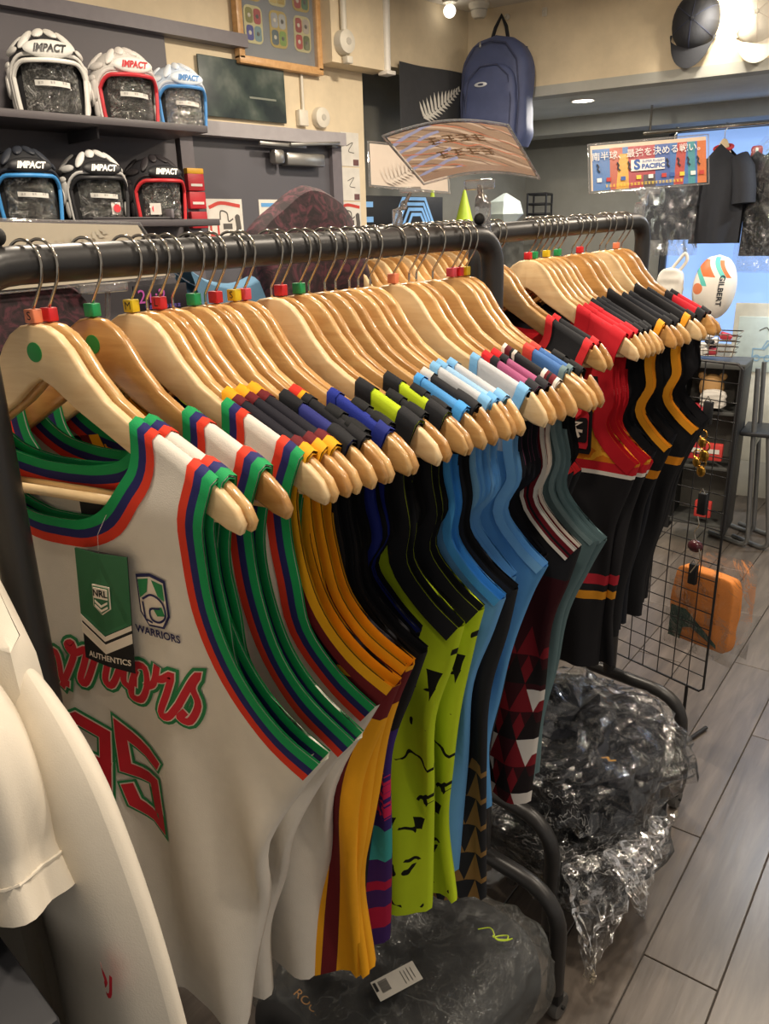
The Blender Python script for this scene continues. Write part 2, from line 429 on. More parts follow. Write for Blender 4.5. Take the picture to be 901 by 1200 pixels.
# ------------------------------------------------------------------ garment racks
BLACKT = plain('black_tube', '#2b2a2a', .38, scale=8, bmp=.04)
RUBBER = plain('black_rubber', '#171717', .7)
CHROME = plain('chrome_wire', '#b9b2a6', .16, metal=1, var=.03)
WHEELM = plain('wheel_grey', '#54524f', .5)
def arc2(p0, c, p1, n=6):
    p0, c, p1 = Vector(p0), Vector(c), Vector(p1)
    return [p0*(1-t)**2+c*2*t*(1-t)+p1*t*t for t in [i/n for i in range(n+1)]]
def rack(x, y0, y1, z0, z1, label, half=.18, arch=.30, knobs=True):
    """bar from y0 to y1, bent down into a post at each end, arched feet on castors"""
    r = .0172; t = thing('garment_rack', label, 'clothes rack', (x, (y0+y1)/2, 0)); oy = (y0+y1)/2
    a, b = y0-oy, y1-oy
    path = [(0, a, arch)] + [(0, a, z0-.09)] + arc2((0, a, z0-.05), (0, a, z0), (0, a+.05, z0)) + arc2((0, b-.05, z1), (0, b, z1), (0, b, z1-.05)) + [(0, b, z1-.09), (0, b, arch)]
    MB().tube(path, r, 14).build('hanging_bar', BLACKT, t)
    for e, yy in ((0, a), (1, b)):
        pa = [(-half, yy, .075)] + arc2((-half, yy, arch-.09), (-half, yy, arch), (-half+.09, yy, arch)) + arc2((half-.09, yy, arch), (half, yy, arch), (half, yy, arch-.09)) + [(half, yy, .075)]
        f = MB().tube(pa, .0165, 12).build('foot_arch', BLACKT, t)
        for s in (-1, 1):
            wm = MB().lathe([(.004, -.011), (.024, -.011), (.027, -.006), (.027, .006), (.024, .011), (.004, .011)], (s*half, yy+.012, .027), 16, Matrix.Rotation(R(90), 3, 'Y'))
            wo = wm.build('wheel', WHEELM, t)
            MB().rbox((s*half, yy, .062), (.03, .022, .03), .004).tube([(s*half-.016, yy+.012, .027), (s*half+.016, yy+.012, .027)], .004, 8).build('castor_fork', RUBBER, wo)
        if knobs:
            mb = MB(); yk = yy+(.035 if e == 0 else -.035); mb.ell((0.0, yk, (z0 if e == 0 else z1)+r+.0075), (.0085, .0085, .0085), 12, 8); mb.tube([(0, yk, (z0 if e == 0 else z1)+r-.002), (0, yk, (z0 if e == 0 else z1)+r+.003)], .004, 8); mb.build('knob', RUBBER, t)
    for s in (-1, 1): MB().tube([(s*.11, a, .13), (s*.11, b, .13)], .011, 10).build('lower_rail', BLACKT, t)
    return t
rack(0, .262, 1.03, 1.452, 1.462, 'near black tube clothes rack with arched feet, full of wooden hangers')
rack(-.12, 1.15, 1.76, 1.466, 1.482, 'far black tube clothes rack beside the wire grid panel', half=.21, arch=.335, knobs=False)
rack(-.60, .30, 1.80, 1.437, 1.480, 'black tube clothes rack behind the near rack', knobs=False)

# ------------------------------------------------------------------ wooden hangers
WOODS = [wood('pale_maple', '#d6b585', '#e8cd9f', .45, coat=.1), wood('honey_wood', '#c4945a', '#deb679', .3), wood('amber_wood', '#b27f45', '#d2a264', .28)]
TOP = [(0, -.052), (.016, -.0545), (.030, -.062), (.042, -.074), (.058, -.097), (.08, -.120), (.103, -.135), (.13, -.149), (.16, -.162), (.188, -.175), (.208, -.187), (.224, -.200), (.231, -.214)]
BOT = [(.227, -.223), (.212, -.220), (.19, -.210), (.15, -.192), (.12, -.176), (.089, -.158), (.041, -.130), (.014, -.110), (0, -.103)]
NOTCH = [(0, -.052), (.016, -.0545), (.030, -.062), (.042, -.074), (.058, -.097), (.08, -.120), (.103, -.135), (.13, -.149), (.16, -.162), (.190, -.176), (.196, -.187), (.204, -.189), (.207, -.180), (.217, -.190), (.227, -.203), (.231, -.214)]
def outline(top): return top + BOT + [(-a, b) for a, b in BOT[-2::-1]] + [(-a, b) for a, b in top[:0:-1]]
bend = lambda x: -.018*(abs(x)/.23)**2
HM = {}
def bent_prism(o, mat):
    me = MB().prism(o, -.0055, .0055, .0028).mesh('hanger_body', mat, True, 50); bm = bmesh.new(); bm.from_mesh(me)
    for k in range(-11, 12): bmesh.ops.bisect_plane(bm, geom=bm.verts[:]+bm.edges[:]+bm.faces[:], plane_co=(k*.019, 0, 0), plane_no=(1, 0, 0))
    for q in bm.verts: q.co.y += bend(q.co.x)
    bm.to_mesh(me); bm.free(); me.shade_smooth(); me.set_sharp_from_angle(angle=R(50)); return me
for i, wm in enumerate(WOODS):
    for nt_, tp in ((0, TOP), (1, NOTCH)):
        HM[i, nt_] = bent_prism(outline(tp), wm)
    HM[i, 'bar'] = MB().tube([(-.200, -.010, -.2135), (.200, -.010, -.2135)], .0052, 10).mesh('crossbar', wm)
hk = [(0, 0, -.056), (0, 0, -.042), (.004, 0, -.035), (.0165, 0, -.016)] + [(.0205*math.cos(R(a)), 0, .0205*math.sin(R(a))+.0005) for a in range(-20, 191, 15)] + [(-.0175, 0, -.012)]
HM['hook'] = MB().tube(spline(hk, 2), .0015, 8).mesh('hook', CHROME)
HM['marker'] = MB().rbox((0, 0, -.0455), (.0125, .0105, .0125), .001).mesh('size_marker', RUBBER)
MK = {k: plain('marker_'+k, c, .4, var=.03) for k, c in dict(orange='#f08a62', red='#d8262c', green='#1f9a56', yellow='#e9c71f', pink='#e8505f').items()}
MKM = {}
for k, m in MK.items():
    me = HM['marker'].copy(); me.materials.clear(); me.materials.append(m); MKM[k] = me
HANG = R(18)
def hanger(x, y, z, rz, label, group, tone=1, notch=0, marker=None, letter=None, dot=False):
    t = thing('wooden_hanger', label, 'hanger', (x, y, z), rz, group)
    b = link('hanger_body', HM[tone, notch], t); link('crossbar', HM[tone, 'bar'], t); link('hook', HM['hook'], t)
    if marker:
        mo = link('size_marker', MKM[marker], t)
        if letter: lettering(letter, .011, lambda a, b: (a, -.0054, -.0455+b), plain('marker_ink', '#2a211c', .6), mo)
    if dot:
        mb = MB(); n = 24; mb.lathe([(.0005, -.0002), (.0092, -.0002), (.0092, .0004), (.0005, .0006)], (.0, -.0058, -.078), n, Matrix.Rotation(R(90), 3, 'X')); mb.build('dot_sticker', plain('green_sticker', '#1f8a3d', .5), b)
    return t
# ------------------------------------------------------------------ sleeveless jerseys
ARM = [(.203, -.182), (.190, -.22), (.186, -.262), (.192, -.31), (.212, -.36), (.245, -.402), (.287, -.435)]
SIDE = [(.287, -.435), (.268, -.485), (.238, -.56), (.212, -.66), (.198, -.76), (.195, -.87)]
def sm(t): t = max(0, min(1, t)); return t*t*(3-2*t)
def shoulder_z(h):
    for (a, b), (c, d) in zip(TOP, TOP[1:]):
        if a <= h <= c: return b+(d-b)*(h-a)/(c-a)
    return TOP[-1][1]
class Jersey:
    def __init__(s, inner=.112, outer=.203, ph=0, amp=.004, puff=.002, length=.87, wide=1.0, sag=0, fold=.006, hemw=.195, deep=.24, d0=.0078):
        s.__dict__.update(locals())
        sh = shoulder_z(inner)+.0035
        self = s
        s.NF = spline([(inner, sh), (inner*.96, sh-.035), (inner*.83, -(deep*.8)), (inner*.58, -(deep*.925)), (inner*.28, -deep*.99), (0, -deep)], 4)
        s.NB = spline([(inner, sh), (inner*.9, sh-.022), (inner*.66, sh-.043), (inner*.33, sh-.052), (0, sh-.054)], 4)
        k = (outer-.203); so = shoulder_z(outer)+.0035
        A = [(outer, so)] + [(a+k*max(0, 1-i*.3), b) for i, (a, b) in enumerate(ARM[1:], 1)]
        A = [(a*wide if i > 3 else a, b-sag*(i/6)) for i, (a, b) in enumerate(A)]
        s.AR = spline(A, 4)
        hw = hemw; S = [(A[-1][0], A[-1][1])]
        for i, (a, b) in enumerate(SIDE[1:], 1):
            f = i/5; zz = A[-1][1] + (-length-A[-1][1])*((b+.435)/(-.87+.435)); S.append((a*wide*(1-f)+(hw+(a-.195)*.6)*f + .007*math.sin(i*2.1+ph*2)*f, zz))
        s.SD = spline(S, 5)
        s.length = length
    def wave(s, h, z):
        k = sm((-z-.30)/.45); e = sm((abs(h)-.12)/.10)
        w = s.amp*k*(math.sin(h*48+s.ph+z*3)+.3*math.sin(h*83-s.ph*1.7-z*6))
        return w + s.fold*e*sm((-z-.42)/.2)*math.sin(h*62+s.ph*2.3+z*6)
    def y(s, h, z, sd):
        k = sm((-z-.2)/.5); kb = 1-sm((-z-.25)/.3)
        d = s.d0+.0055*math.exp(-((z+.2135)/.03)**2)+s.puff*k
        return sd*d + s.wave(h, z) + bend(max(-.23, min(.23, h)))*kb
    def pt(s, h, z, sd, off=0): return (h, s.y(h, z, sd)+sd*off, z)
    def half_rows(s, front):
        N = s.NF if front else s.NB; n1 = len(s.AR)
        def at(c, t):
            x = t*(len(c)-1); i = min(int(x), len(c)-2); return c[i].lerp(c[i+1], x-i)
        rows = [(at(N, i/(n1-1)), s.AR[i]) for i in range(n1)]
        z0 = N[-1].y; n2 = len(s.SD)
        for i in range(1, n2): rows.append((Vector((0, z0+(-s.length-z0)*i/(n2-1))), s.SD[i]))
        return rows
    def body(s, mat):
        mb = MB(); nc = 18; rf = {}
        for front in (True, False):
            sd = -1 if front else 1; rows = s.half_rows(front); nr = len(rows)
            for sg in (1, -1):
                vs, uv, fs = [], [], []
                for a, b in rows:
                    for i in range(nc+1):
                        t = i/nc; q = a.lerp(b, t); h, z = q.x*sg, q.y
                        vs.append(Vector(s.pt(h, z, sd)))
                        uu = q.x if z > -.435 else q.x*(.285/max(.05, b.x))
                        uv.append((uu*sg, z))
                for j in range(nr-1):
                    for i in range(nc): k = j*(nc+1)+i; fs.append((k, k+1, k+nc+2, k+nc+1))
                rf[front, sg] = vs
                mb.add(vs, fs, uv)
            # bridge over the shoulder and close the side seams
        n1 = len(s.AR)
        for sg in (1, -1):
            f, b = rf[True, sg], rf[False, sg]
            mid = [((p+q)/2)+Vector((0, 0, .0035)) for p, q in zip(f[:nc+1], b[:nc+1])]
            vs = f[:nc+1]+mid+b[:nc+1]; uv = [(p.x, p.z) for p in vs]
            mb.add(vs, [(r*(nc+1)+i, r*(nc+1)+i+1, (r+1)*(nc+1)+i+1, (r+1)*(nc+1)+i) for r in (0, 1) for i in range(nc)], uv)
            nr = len(f)//(nc+1); e1 = [f[j*(nc+1)+nc] for j in range(n1-1, nr)]; e2 = [b[j*(nc+1)+nc] for j in range(n1-1, nr)]
            md = [((p+q)/2)+Vector((sg*.004, 0, 0)) for p, q in zip(e1, e2)]; k = len(e1)
            vs = e1+md+e2; uv = [(sg*.285, p.z) for p in vs]
            mb.add(vs, [(r*k+i, r*k+i+1, (r+1)*k+i+1, (r+1)*k+i) for r in (0, 1) for i in range(k-1)], uv)
        bm = bmesh.new()
        me = mb.mesh('jersey_body', mat, True, None)
        bm.from_mesh(me); bmesh.ops.remove_doubles(bm, verts=bm.verts[:], dist=.0002); bmesh.ops.recalc_face_normals(bm, faces=bm.faces[:]); bm.to_mesh(me); bm.free(); me.shade_smooth()
        return me
    def ribbon(s, mb, fc, bc, wd, sg, sgn, eps=.0018):
        """trim along a front curve, over the shoulder and down a back curve"""
        path = []
        hs = fc[0]; sdir = Vector((s.outer-s.inner, shoulder_z(s.outer)-shoulder_z(s.inner))).normalized()*sgn
        def add(c, sd, rev):
            n = len(c); lst = []
            for i in range(n):
                t = (c[min(n-1, i+1)]-c[max(0, i-1)]).normalized(); nv = Vector((-t.y, t.x))
                if nv.dot(sdir) < 0 and i < n*.5: nv = -nv
                if i >= n*.5 and lst and nv.dot(lst[-1][1]) < 0: nv = -nv
                if sgn == 1 and i == n-1: nv = Vector((0, -1))
                k = math.exp(-((c[i]-c[0]).length/.022)**2); nv = (nv*(1-k)+sdir*k).normalized()
                lst.append((c[i], nv, sd))
            return lst[::-1] if rev else lst
        path = add(fc, -1, True) + [(hs, sdir, 0)] + add(bc, 1, False)
        cols = [wd, wd*.5, -.0006]
        for layer in (1, -1):
            vs, uv, fs = [], [], []
            for p, nv, sd in path:
                for t in cols:
                    q = p+nv*t; h, z = q.x*sg, q.y
                    if sd == 0:
                        zz = shoulder_z(min(.23, abs(h)))+.0035+.0035+layer*eps; y = (s.y(h, z, -1)+s.y(h, z, 1))/2
                    else: zz = z; y = s.y(h, z, sd)+sd*layer*eps
                    if sd != 0 and (p-hs).length < .002: zz = shoulder_z(min(.23, abs(h)))+.0035+layer*eps*.6
                    vs.append((h, y, zz)); uv.append((p.y, max(0, t)))
            m = len(cols)
            for j in range(len(path)-1):
                for i in range(m-1): k = j*m+i; fs.append((k, k+1, k+m+1, k+m))
            mb.add(vs, fs, uv)
    def neck_trim(s, mat, wd):
        mb = MB()
        for sg in (1, -1): s.ribbon(mb, s.NF, s.NB, wd, sg, 1)
        me = mb.mesh('neck_trim', mat, True, None); return me
    def arm_trim(s, mat, wd, sg):
        mb = MB(); s.ribbon(mb, s.AR, s.AR, wd, sg, -1); return mb.mesh('armhole_trim', mat, True, None)

def on_front(J, eps): return lambda h, z: (h, J.y(h, z, -1)-eps, z)

# cloth designs: body paint, neck bands, armhole bands
def au(u): return u.abs()
GRN, NVY, RED, WHT = '#1f9a58', '#2b2c66', '#e0402a', '#e9e2d6'
YEL, MAR, INK, LIME, SKY = '#f0a81e', '#6b1d22', '#20222b', '#bcd422', '#7fb9e6'
tri = lambda u, v: ((u*22).fract()-.5).abs()*2
DES = {
 'W': dict(body=painted('white_jersey', WHT, rough=.85, weave=.5), neck=[(GRN, .0098), (NVY, .0090), (RED, .0098)], arm=[(GRN, .0098), (NVY, .0090), (RED, .0098)], what='white sleeveless jersey with green, navy and red trim', kw=dict(fold=.014, amp=.008)),
 'B': dict(body=painted('navy_gold_jersey', '#1d1c26', [
        (lambda u, v, n: au(u).gt(.165)*v.lt(-.40), YEL), (lambda u, v, n: ((au(u)-.262)-(v+.45)*.06).abs().lt(.010)*v.lt(-.40), MAR), (lambda u, v, n: ((au(u)-.205)-(v+.45)*.08).abs().lt(.010)*v.lt(-.40), MAR),
        (lambda u, v, n: v.lt(-.41)*v.gt(-.455)*au(u).gt(.16), MAR)]), neck=[(YEL, .013), (MAR, .012)], arm=[(YEL, .013), (MAR, .012)], what='navy jersey with gold side panel and maroon stripe', kw=dict(inner=.098)),
 'NB': dict(body=painted('navy_black_jersey', '#1a1b20', [(lambda u, v, n: v.gt(-.24), '#2c3178')]), neck=[('#1d1e22', .027)], arm=[('#1d1e22', .028)], what='black jersey with purple-navy shoulders', kw=dict(inner=.116)),
 'K': dict(body=painted('black_jersey_a', '#1b1b1f', [(lambda u, v, n: au(u).gt(.20)*v.lt(-.52)*v.gt(-.70), '#38256f'), (lambda u, v, n: au(u).gt(.19)*v.lt(-.58)*v.gt(-.66)*n(90).gt(.53), '#d1275a'), (lambda u, v, n: au(u).gt(.20)*v.lt(-.68)*v.gt(-.735), '#3a9c9a'), (lambda u, v, n: au(u).gt(.19)*v.lt(-.735), '#3d1f5e'), (lambda u, v, n: au(u).gt(.19)*v.lt(-.77)*(v*16).fract().gt(.45), '#a3163b')]), neck=[('#d93325', .012), (YEL, .005), ('#232428', .010)], arm=[('#1b1b1f', .02)], what='black jersey with red collar and purple patterned side'),
 'BK': dict(body=painted('black_jersey_b', '#191a1d'), neck=[('#1d1e20', .02)], arm=[('#17181a', .022)], what='plain black sleeveless jersey'),
 'BL': dict(body=painted('royal_blue_jersey', '#22318f', [(lambda u, v, n: v.lt(-.3), '#15161c')], weave=.6), neck=[('#22318f', .012)], arm=[('#1e2a7a', .014)], what='royal blue shouldered jersey', kw=dict(inner=.128)),
 'LM': dict(body=painted('lime_jersey', LIME, [
        (lambda u, v, n: v.lt(-.44)*((v*17+n(26, 1)*1.5).fract().lt(.15))*n(30, 1).gt(.54), '#15170f'), (lambda u, v, n: (between(v, -.54, -.46)+between(v, -.74, -.69)).min(1.0)*(((u*19+n(9)*.8).fract()-.5).abs()*2).lt((v*12.5).fract()*.9-.40), '#15170f')]), neck=[('#212226', .023)], arm=[('#212226', .026)], what='lime jersey with black slash print', kw=dict(inner=.122, length=.88)),
 'SK': dict(body=painted('sky_blue_jersey', '#4f97d6', [(lambda u, v, n: v.lt(-.25), '#6aa6dc')], weave=.4), neck=[('#4a9fe4', .010)], arm=[('#4a9fe4', .012)], what='sky blue sleeveless jersey', kw=dict(inner=.135)),
 'GY': dict(body=painted('charcoal_jersey', '#232428', [(lambda u, v, n: v.lt(-.68)*(((u*26).fract()-.5).abs()*2).gt((v*20).fract()), '#8a6a3c')]), neck=[('#cfccc8', .016)], arm=[('#232428', .03)], what='charcoal jersey with bronze zigzag hem', kw=dict(inner=.128, length=.92)),
 'LG': dict(body=painted('pale_grey_jersey', '#c9ccd0', [(lambda u, v, n: v.lt(-.26), '#5f9fd8')], weave=.4), neck=[(SKY, .012)], arm=[(SKY, .014)], what='pale grey and sky blue jersey', kw=dict(inner=.122)),
 'LS': dict(body=painted('sky_striped_jersey', '#9cc6ea', [(lambda u, v, n: v.lt(-.26), '#74aee0')]), neck=[(SKY, .015)], arm=[('#6fb0e6', .012)], what='light sky blue jersey', kw=dict(inner=.120)),
 'PK': dict(body=painted('mauve_jersey', '#a8567f', [(lambda u, v, n: v.lt(-.28), '#26242a')]), neck=[('#d7262c', .014), ('#25252b', .012)], arm=[('#25252b', .016)], what='mauve jersey with red and black collar', kw=dict(inner=.122)),
 'ST': dict(body=painted('black_triangle_jersey', '#222226', [(lambda u, v, n: v.lt(-.5)*au(u).gt(.14), '#d9d5cf'), (lambda u, v, n: v.lt(-.46)*au(u).gt(.19), '#3a0f16'), (lambda u, v, n: v.lt(-.55)*au(u).gt(.12)*(((u*20).fract()-.5).abs()*2).gt((v*20).fract()), '#7c1822'), (lambda u, v, n: v.lt(-.60)*au(u).gt(.08)*(((u*20+.5).fract()-.5).abs()*2).gt((v*20).fract())*((v*20).floor()*.5).fract().gt(.2), '#1b1416'), (lambda u, v, n: v.lt(-.66)*au(u).gt(.08)*(((u*20).fract()-.5).abs()*2).lt((v*20).fract())*((v*20).floor()*.5).fract().lt(.2)*((u*20).floor()*.5).fract().gt(.2), '#d9d3cb')]), neck=[('#e8e0d4', .005), ('#5d1420', .008), ('#1d1d20', .004), ('#d8d2c8', .005)], arm=[('#e8e0d4', .005), ('#6d1722', .007), ('#1d1d20', .004), ('#6d1722', .004), ('#e8e0d4', .006)], what='black jersey with striped trim and triangle print', kw=dict(inner=.118)),
 'RB': dict(body=painted('slate_blue_jersey', '#4a76b4', [(lambda u, v, n: v.lt(-.235), '#5d7578')]), neck=[('#d8483f', .016)], arm=[('#6f868a', .008)], what='slate green jersey with blue shoulders and red collar', kw=dict(inner=.125, outer=.190)),
 'RK': dict(body=painted('black_red_jersey', '#1f2024'), neck=[('#d22e33', .014)], arm=[('#d22e33', .014)], what='black jersey with red collar and armholes', kw=dict(inner=.118)),
 'CH': dict(body=painted('red_orange_black_jersey', '#c3202c', [(lambda u, v, n: v.lt(-.255), '#1c1b1e'), (lambda u, v, n: v.lt(-.275)*v.gt(-.287), '#d9d2c8'), (lambda u, v, n: v.lt(-.30)*v.gt(-.415), '#d97a1c'), (lambda u, v, n: v.lt(-.30)*v.gt(-.415)*n(28, 3).gt(.52), '#f0ae35'), (lambda u, v, n: ((v+.425).abs()-au(u)*0).lt(.010), '#c3202c'), (lambda u, v, n: (v+.437).abs().lt(.004), '#e3ddd2'), (lambda u, v, n: (v+.66).abs().lt(.011), '#a82330'), (lambda u, v, n: (v+.695).abs().lt(.009), '#cf8a22')]), neck=[('#c3202c', .028)], arm=[('#c3202c', .028)], what='red strapped jersey with orange flame chest panel', kw=dict(inner=.108, length=.86, wide=.95)),
 'HY': dict(body=painted('black_gold_jersey', '#19191c', [(lambda u, v, n: (v+.475).abs().lt(.009)*au(u).gt(.05), '#d8871f')]), neck=[('#1c1c1f', .02)], arm=[('#eda029', .013)], what='black jersey with golden armhole binding', kw=dict(inner=.085, wide=.95)),
 'HK': dict(body=painted('black_navy_jersey', '#191b22'), neck=[('#1e2026', .02)], arm=[('#1b1c20', .02)], what='plain black-navy jersey', kw=dict(inner=.10)),
 'HR': dict(body=painted('black_crimson_jersey', '#1c1c1f', [(lambda u, v, n: v.gt(-.24), '#c2202e')]), neck=[('#222226', .018)], arm=[('#222226', .018)], what='black jersey with crimson shoulders', kw=dict(inner=.118)),
}
MESH = {}
def jersey(key, variant, x, y, z, rz, label, group, extra=None):
    d = DES[key]; ck = (key, variant)
    if ck not in MESH:
        kw = dict(d.get('kw', {})); rnd = random.Random(variant*13+len(key)*7+ord(key[0]))
        kw.setdefault('ph', .6+variant*.35+rnd.uniform(-.2, .2)); kw.setdefault('amp', .008); kw.setdefault('fold', .012); kw.setdefault('hemw', .175+rnd.uniform(-.02, .03)); kw.setdefault('sag', rnd.uniform(-.006, .012) if key == 'W' else rnd.uniform(-.035, -.018))
        kw['length'] = kw.get('length', .86)+rnd.uniform(-.015, .015)
        kw['wide'] = kw.get('wide', .985)*rnd.uniform(.93, 1.0)
        if key == 'BK': kw.update(NARROW)
        elif key in WID: kw['wide'] = WID[key][0]*rnd.uniform(.94, 1.04); kw['hemw'] = WID[key][1]+rnd.uniform(-.02, .02)
        if extra: kw.update(extra)
        J = Jersey(**kw); wn = sum(b[1] for b in d['neck']); wa = sum(b[1] for b in d['arm'])
        nm = banded('trim_neck_'+key, d['neck']); am = banded('trim_arm_'+key, d['arm'])
        MESH[ck] = (J, J.body(d['body']), J.neck_trim(nm, wn), J.arm_trim(am, wa, 1), J.arm_trim(am, wa, -1))
    J, b, n, a1, a2 = MESH[ck]
    t = thing('sleeveless_jersey', label, 'jersey', (x, y, z), rz, group)
    bo = link('jersey_body', b, t); link('neck_trim', n, t); link('armhole_trim', a1, t); link('armhole_trim', a2, t)
    return t, J, bo
ORD = ['first', 'second', 'third', 'fourth', 'fifth', 'sixth', 'seventh', 'eighth', 'ninth', 'tenth', 'eleventh', 'twelfth', 'thirteenth', 'fourteenth', 'fifteenth', 'sixteenth', 'seventeenth', 'eighteenth', 'nineteenth', 'twentieth', 'twenty-first', 'twenty-second', 'twenty-third', 'twenty-fourth', 'twenty-fifth', 'twenty-sixth', 'twenty-seventh', 'twenty-eighth', 'twenty-ninth', 'thirtieth']
#        y, design, wood tone, notch, marker, letter
RACK1 = [(.318, 'W', 0, 0, 'orange', 'S'), (.333, 'W', 1, 0, 'red', None), (.376, 'W', 2, 0, 'green', None), (.418, 'W', 0, 0, 'yellow', 'M'), (.436, 'B', 1, 0, None, None), (.450, 'B', 2, 0, 'red', 'L'),
         (.466, 'B', 1, 0, None, None), (.492, 'NB', 1, 0, 'green', None), (.507, 'K', 2, 0, None, None), (.520, 'BK', 1, 0, 'red', None), (.545, 'BL', 1, 0, 'yellow', 'S'), (.559, 'BK', 2, 0, 'pink', None), (.598, 'LM', 0, 0, None, None), (.612, 'BK', 2, 0, 'red', None),
         (.640, 'LM', 1, 0, 'green', None), (.656, 'BK', 2, 0, None, None), (.682, 'SK', 1, 0, None, None), (.700, 'GY', 2, 1, None, None), (.724, 'LG', 1, 1, None, None), (.740, 'LS', 2, 1, None, None), (.762, 'LG', 1, 1, None, None), (.806, 'LG', 0, 1, 'orange', None),
         (.838, 'PK', 1, 1, None, None), (.853, 'PK', 2, 1, None, None), (.888, 'ST', 1, 1, None, None), (.930, 'RB', 1, 0, 'pink', None), (.946, 'RB', 1, 0, 'red', None), (.962, 'BK', 2, 1, 'yellow', None)]
RACK2 = [(1.185, 'RK', 1, 1, None, None), (1.203, 'RK', 2, 1, None, None), (1.305, 'CH', 0, 0, 'red', None), (1.325, 'CH', 1, 1, 'green', None), (1.345, 'CH', 1, 1, None, None), (1.367, 'HK', 1, 1, 'yellow', None), (1.387, 'HK', 1, 1, None, None), (1.407, 'HK', 2, 0, 'green', None),
         (1.46, 'HY', 2, 1, None, None), (1.49, 'HK', 2, 0, 'red', None), (1.515, 'HK', 1, 0, None, None), (1.57, 'HY', 0, 0, None, None), (1.595, 'HK', 1, 0, None, None), (1.64, 'HR', 2, 1, 'orange', None), (1.665, 'HR', 2, 0, None, None)]
def barz(x, y): return 1.452+.010*(y-.262)/.768 if x > -.05 else (1.466+.016*(y-1.15)/.61 if x > -.3 else 1.437+.043*(y-.3)/1.5)
cnt = {}
NARROW = dict(inner=.15, outer=.196, wide=.78, hemw=.11)
WID = dict(W=(.95, .150), B=(1.0, .215), NB=(.88, .17), K=(.90, .190), BL=(.80, .12), LM=(.90, .200), SK=(.88, .185), GY=(.90, .205), LG=(.80, .15), LS=(.76, .13), PK=(.74, .12), ST=(.84, .18), RB=(.84, .16), RK=(.60, .09), CH=(.88, .19), HY=(.86, .16), HK=(.78, .15), HR=(.80, .13))
def fill(lst, x, ang, rackname, grp):
    for i, (y, k, tone, notch, mk, let) in enumerate(lst):
        f = i/max(1, len(lst)-1); rz = R(ang[0]+(ang[1]-ang[0])*f + (random.uniform(-1.8, 1.8) if i else 0)); z = barz(x, y)
        n = cnt.get((grp, k), 0); cnt[grp, k] = n+1
        hanger(x, y, z, rz, 'wooden hanger, %s from the near end of the %s' % (ORD[i], rackname), 'wooden hangers on the '+rackname, tone, notch, mk, let, dot=(grp == 'a' and i in (0, 2)))
        tot = sum(1 for q in lst if q[1] == k)
        lab = DES[k]['what'] + (', %s such on %s' % (ORD[n], rackname) if tot > 1 else ' on the '+rackname)
        ex = dict(amp=.011, puff=.004, fold=.018, ph=.6, wide=1.0, length=.845, hemw=.165) if (grp == 'a' and i == 0) else None
        t, J, bo = jersey(k, (n % 3) if not ex else 99, x, y, z, rz, lab, 'jerseys on the '+rackname, ex)
        if ex: global FRONT; FRONT = (t, J, bo)
        if k == 'CH' and n == 0: global CHEST; CHEST = (t, J)
fill(RACK1, 0, (18, 8), 'near rack', 'a')
fill(RACK2, -.12, (8, 6), 'far rack', 'b')
# hangers and dark garments on the rack behind
for i in range(16):
    y = 1.30+.029*i; z = barz(-.6, y); rz = R(14+random.uniform(-3, 3))
    hanger(-.6, y, z, rz, 'wooden hanger, %s from the near end of the rack behind' % ORD[i], 'wooden hangers on the rack behind', i % 3, 0, 'orange' if i == 9 else None)
for i, k in enumerate(['BK', 'HK', 'GY', 'BK', 'HK', 'NB', 'BK', 'HK']):
    y = 1.30+.058*i; n = cnt.get(('c', k), 0); cnt['c', k] = n+1
    jersey(k, n % 3, -.6, y, barz(-.6, y), R(14), DES[k]['what']+', %s such on rack behind' % ORD[n], 'garments on the rack behind')
# ------------------------------------------------------------------ print, crest and swing tag on the front white jersey
from mathutils import noise as mnoise
ft, FJ, fbody = FRONT
PR = plain('print_red', '#cf2433', .6); PG = plain('print_green', '#2c8c53', .6); PC = plain('print_cream', '#efe3d2', .6); PN = plain('print_navy', '#232458', .6); PB = plain('print_black', '#16171a', .55)
SCRIPT = dict(a=[(-.0602, -.4075), (-.0392, -.3994), (-.0339, -.4076), (-.0334, -.4243), (-.0264, -.4269)],
 r=[(-.0333, -.4296), (-.0116, -.4002), (-.0106, -.388), (-.0185, -.3904), (-.0108, -.3966), (.0077, -.3908), (.0023, -.4039), (-.0063, -.4197), (.0015, -.4213), (.0185, -.3968)],
 r2=[(.0185, -.3968), (.031, -.3873), (.0355, -.3963), (.028, -.415), (.0369, -.418), (.0535, -.3972)], i=[(.0538, -.3955), (.06, -.3924), (.0538, -.4106), (.0597, -.4159)],
 o=[(.0683, -.4105), (.0741, -.3941), (.088, -.3932), (.0872, -.4092), (.0755, -.4238), (.0622, -.4238), (.0651, -.4112), (.0732, -.3993)],
 r3=[(.0872, -.4092), (.0985, -.4032), (.1061, -.3867), (.1023, -.3974), (.1102, -.3978), (.1232, -.3924), (.115, -.409), (.1034, -.4285), (.1134, -.43), (.1278, -.4173)],
 s=[(.1278, -.4173), (.1468, -.3948), (.1576, -.3858), (.1481, -.3976), (.152, -.4128), (.1393, -.4298), (.1281, -.4281), (.133, -.4235)])
W_ = [(-.150, -.385), (-.132, -.39), (-.128, -.44), (-.105, -.40), (-.098, -.44), (-.078, -.385)]
A_ = [(-.065, -.405), (-.082, -.405), (-.088, -.425), (-.075, -.435), (-.062, -.42), (-.0602, -.4075)]
words = [spline(v, 4) for v in list(SCRIPT.values())+[W_, A_]]
DIG = [[(.0807, -.5043), (.0368, -.4746), (.0366, -.525), (.0729, -.5341), (.072, -.5929), (.0408, -.5709), (.0365, -.5532)],
       [(.012, -.528), (-.045, -.515), (-.050, -.490), (-.020, -.474), (.0159, -.4869), (.0072, -.5684), (-.0183, -.5945), (-.052, -.580)]]
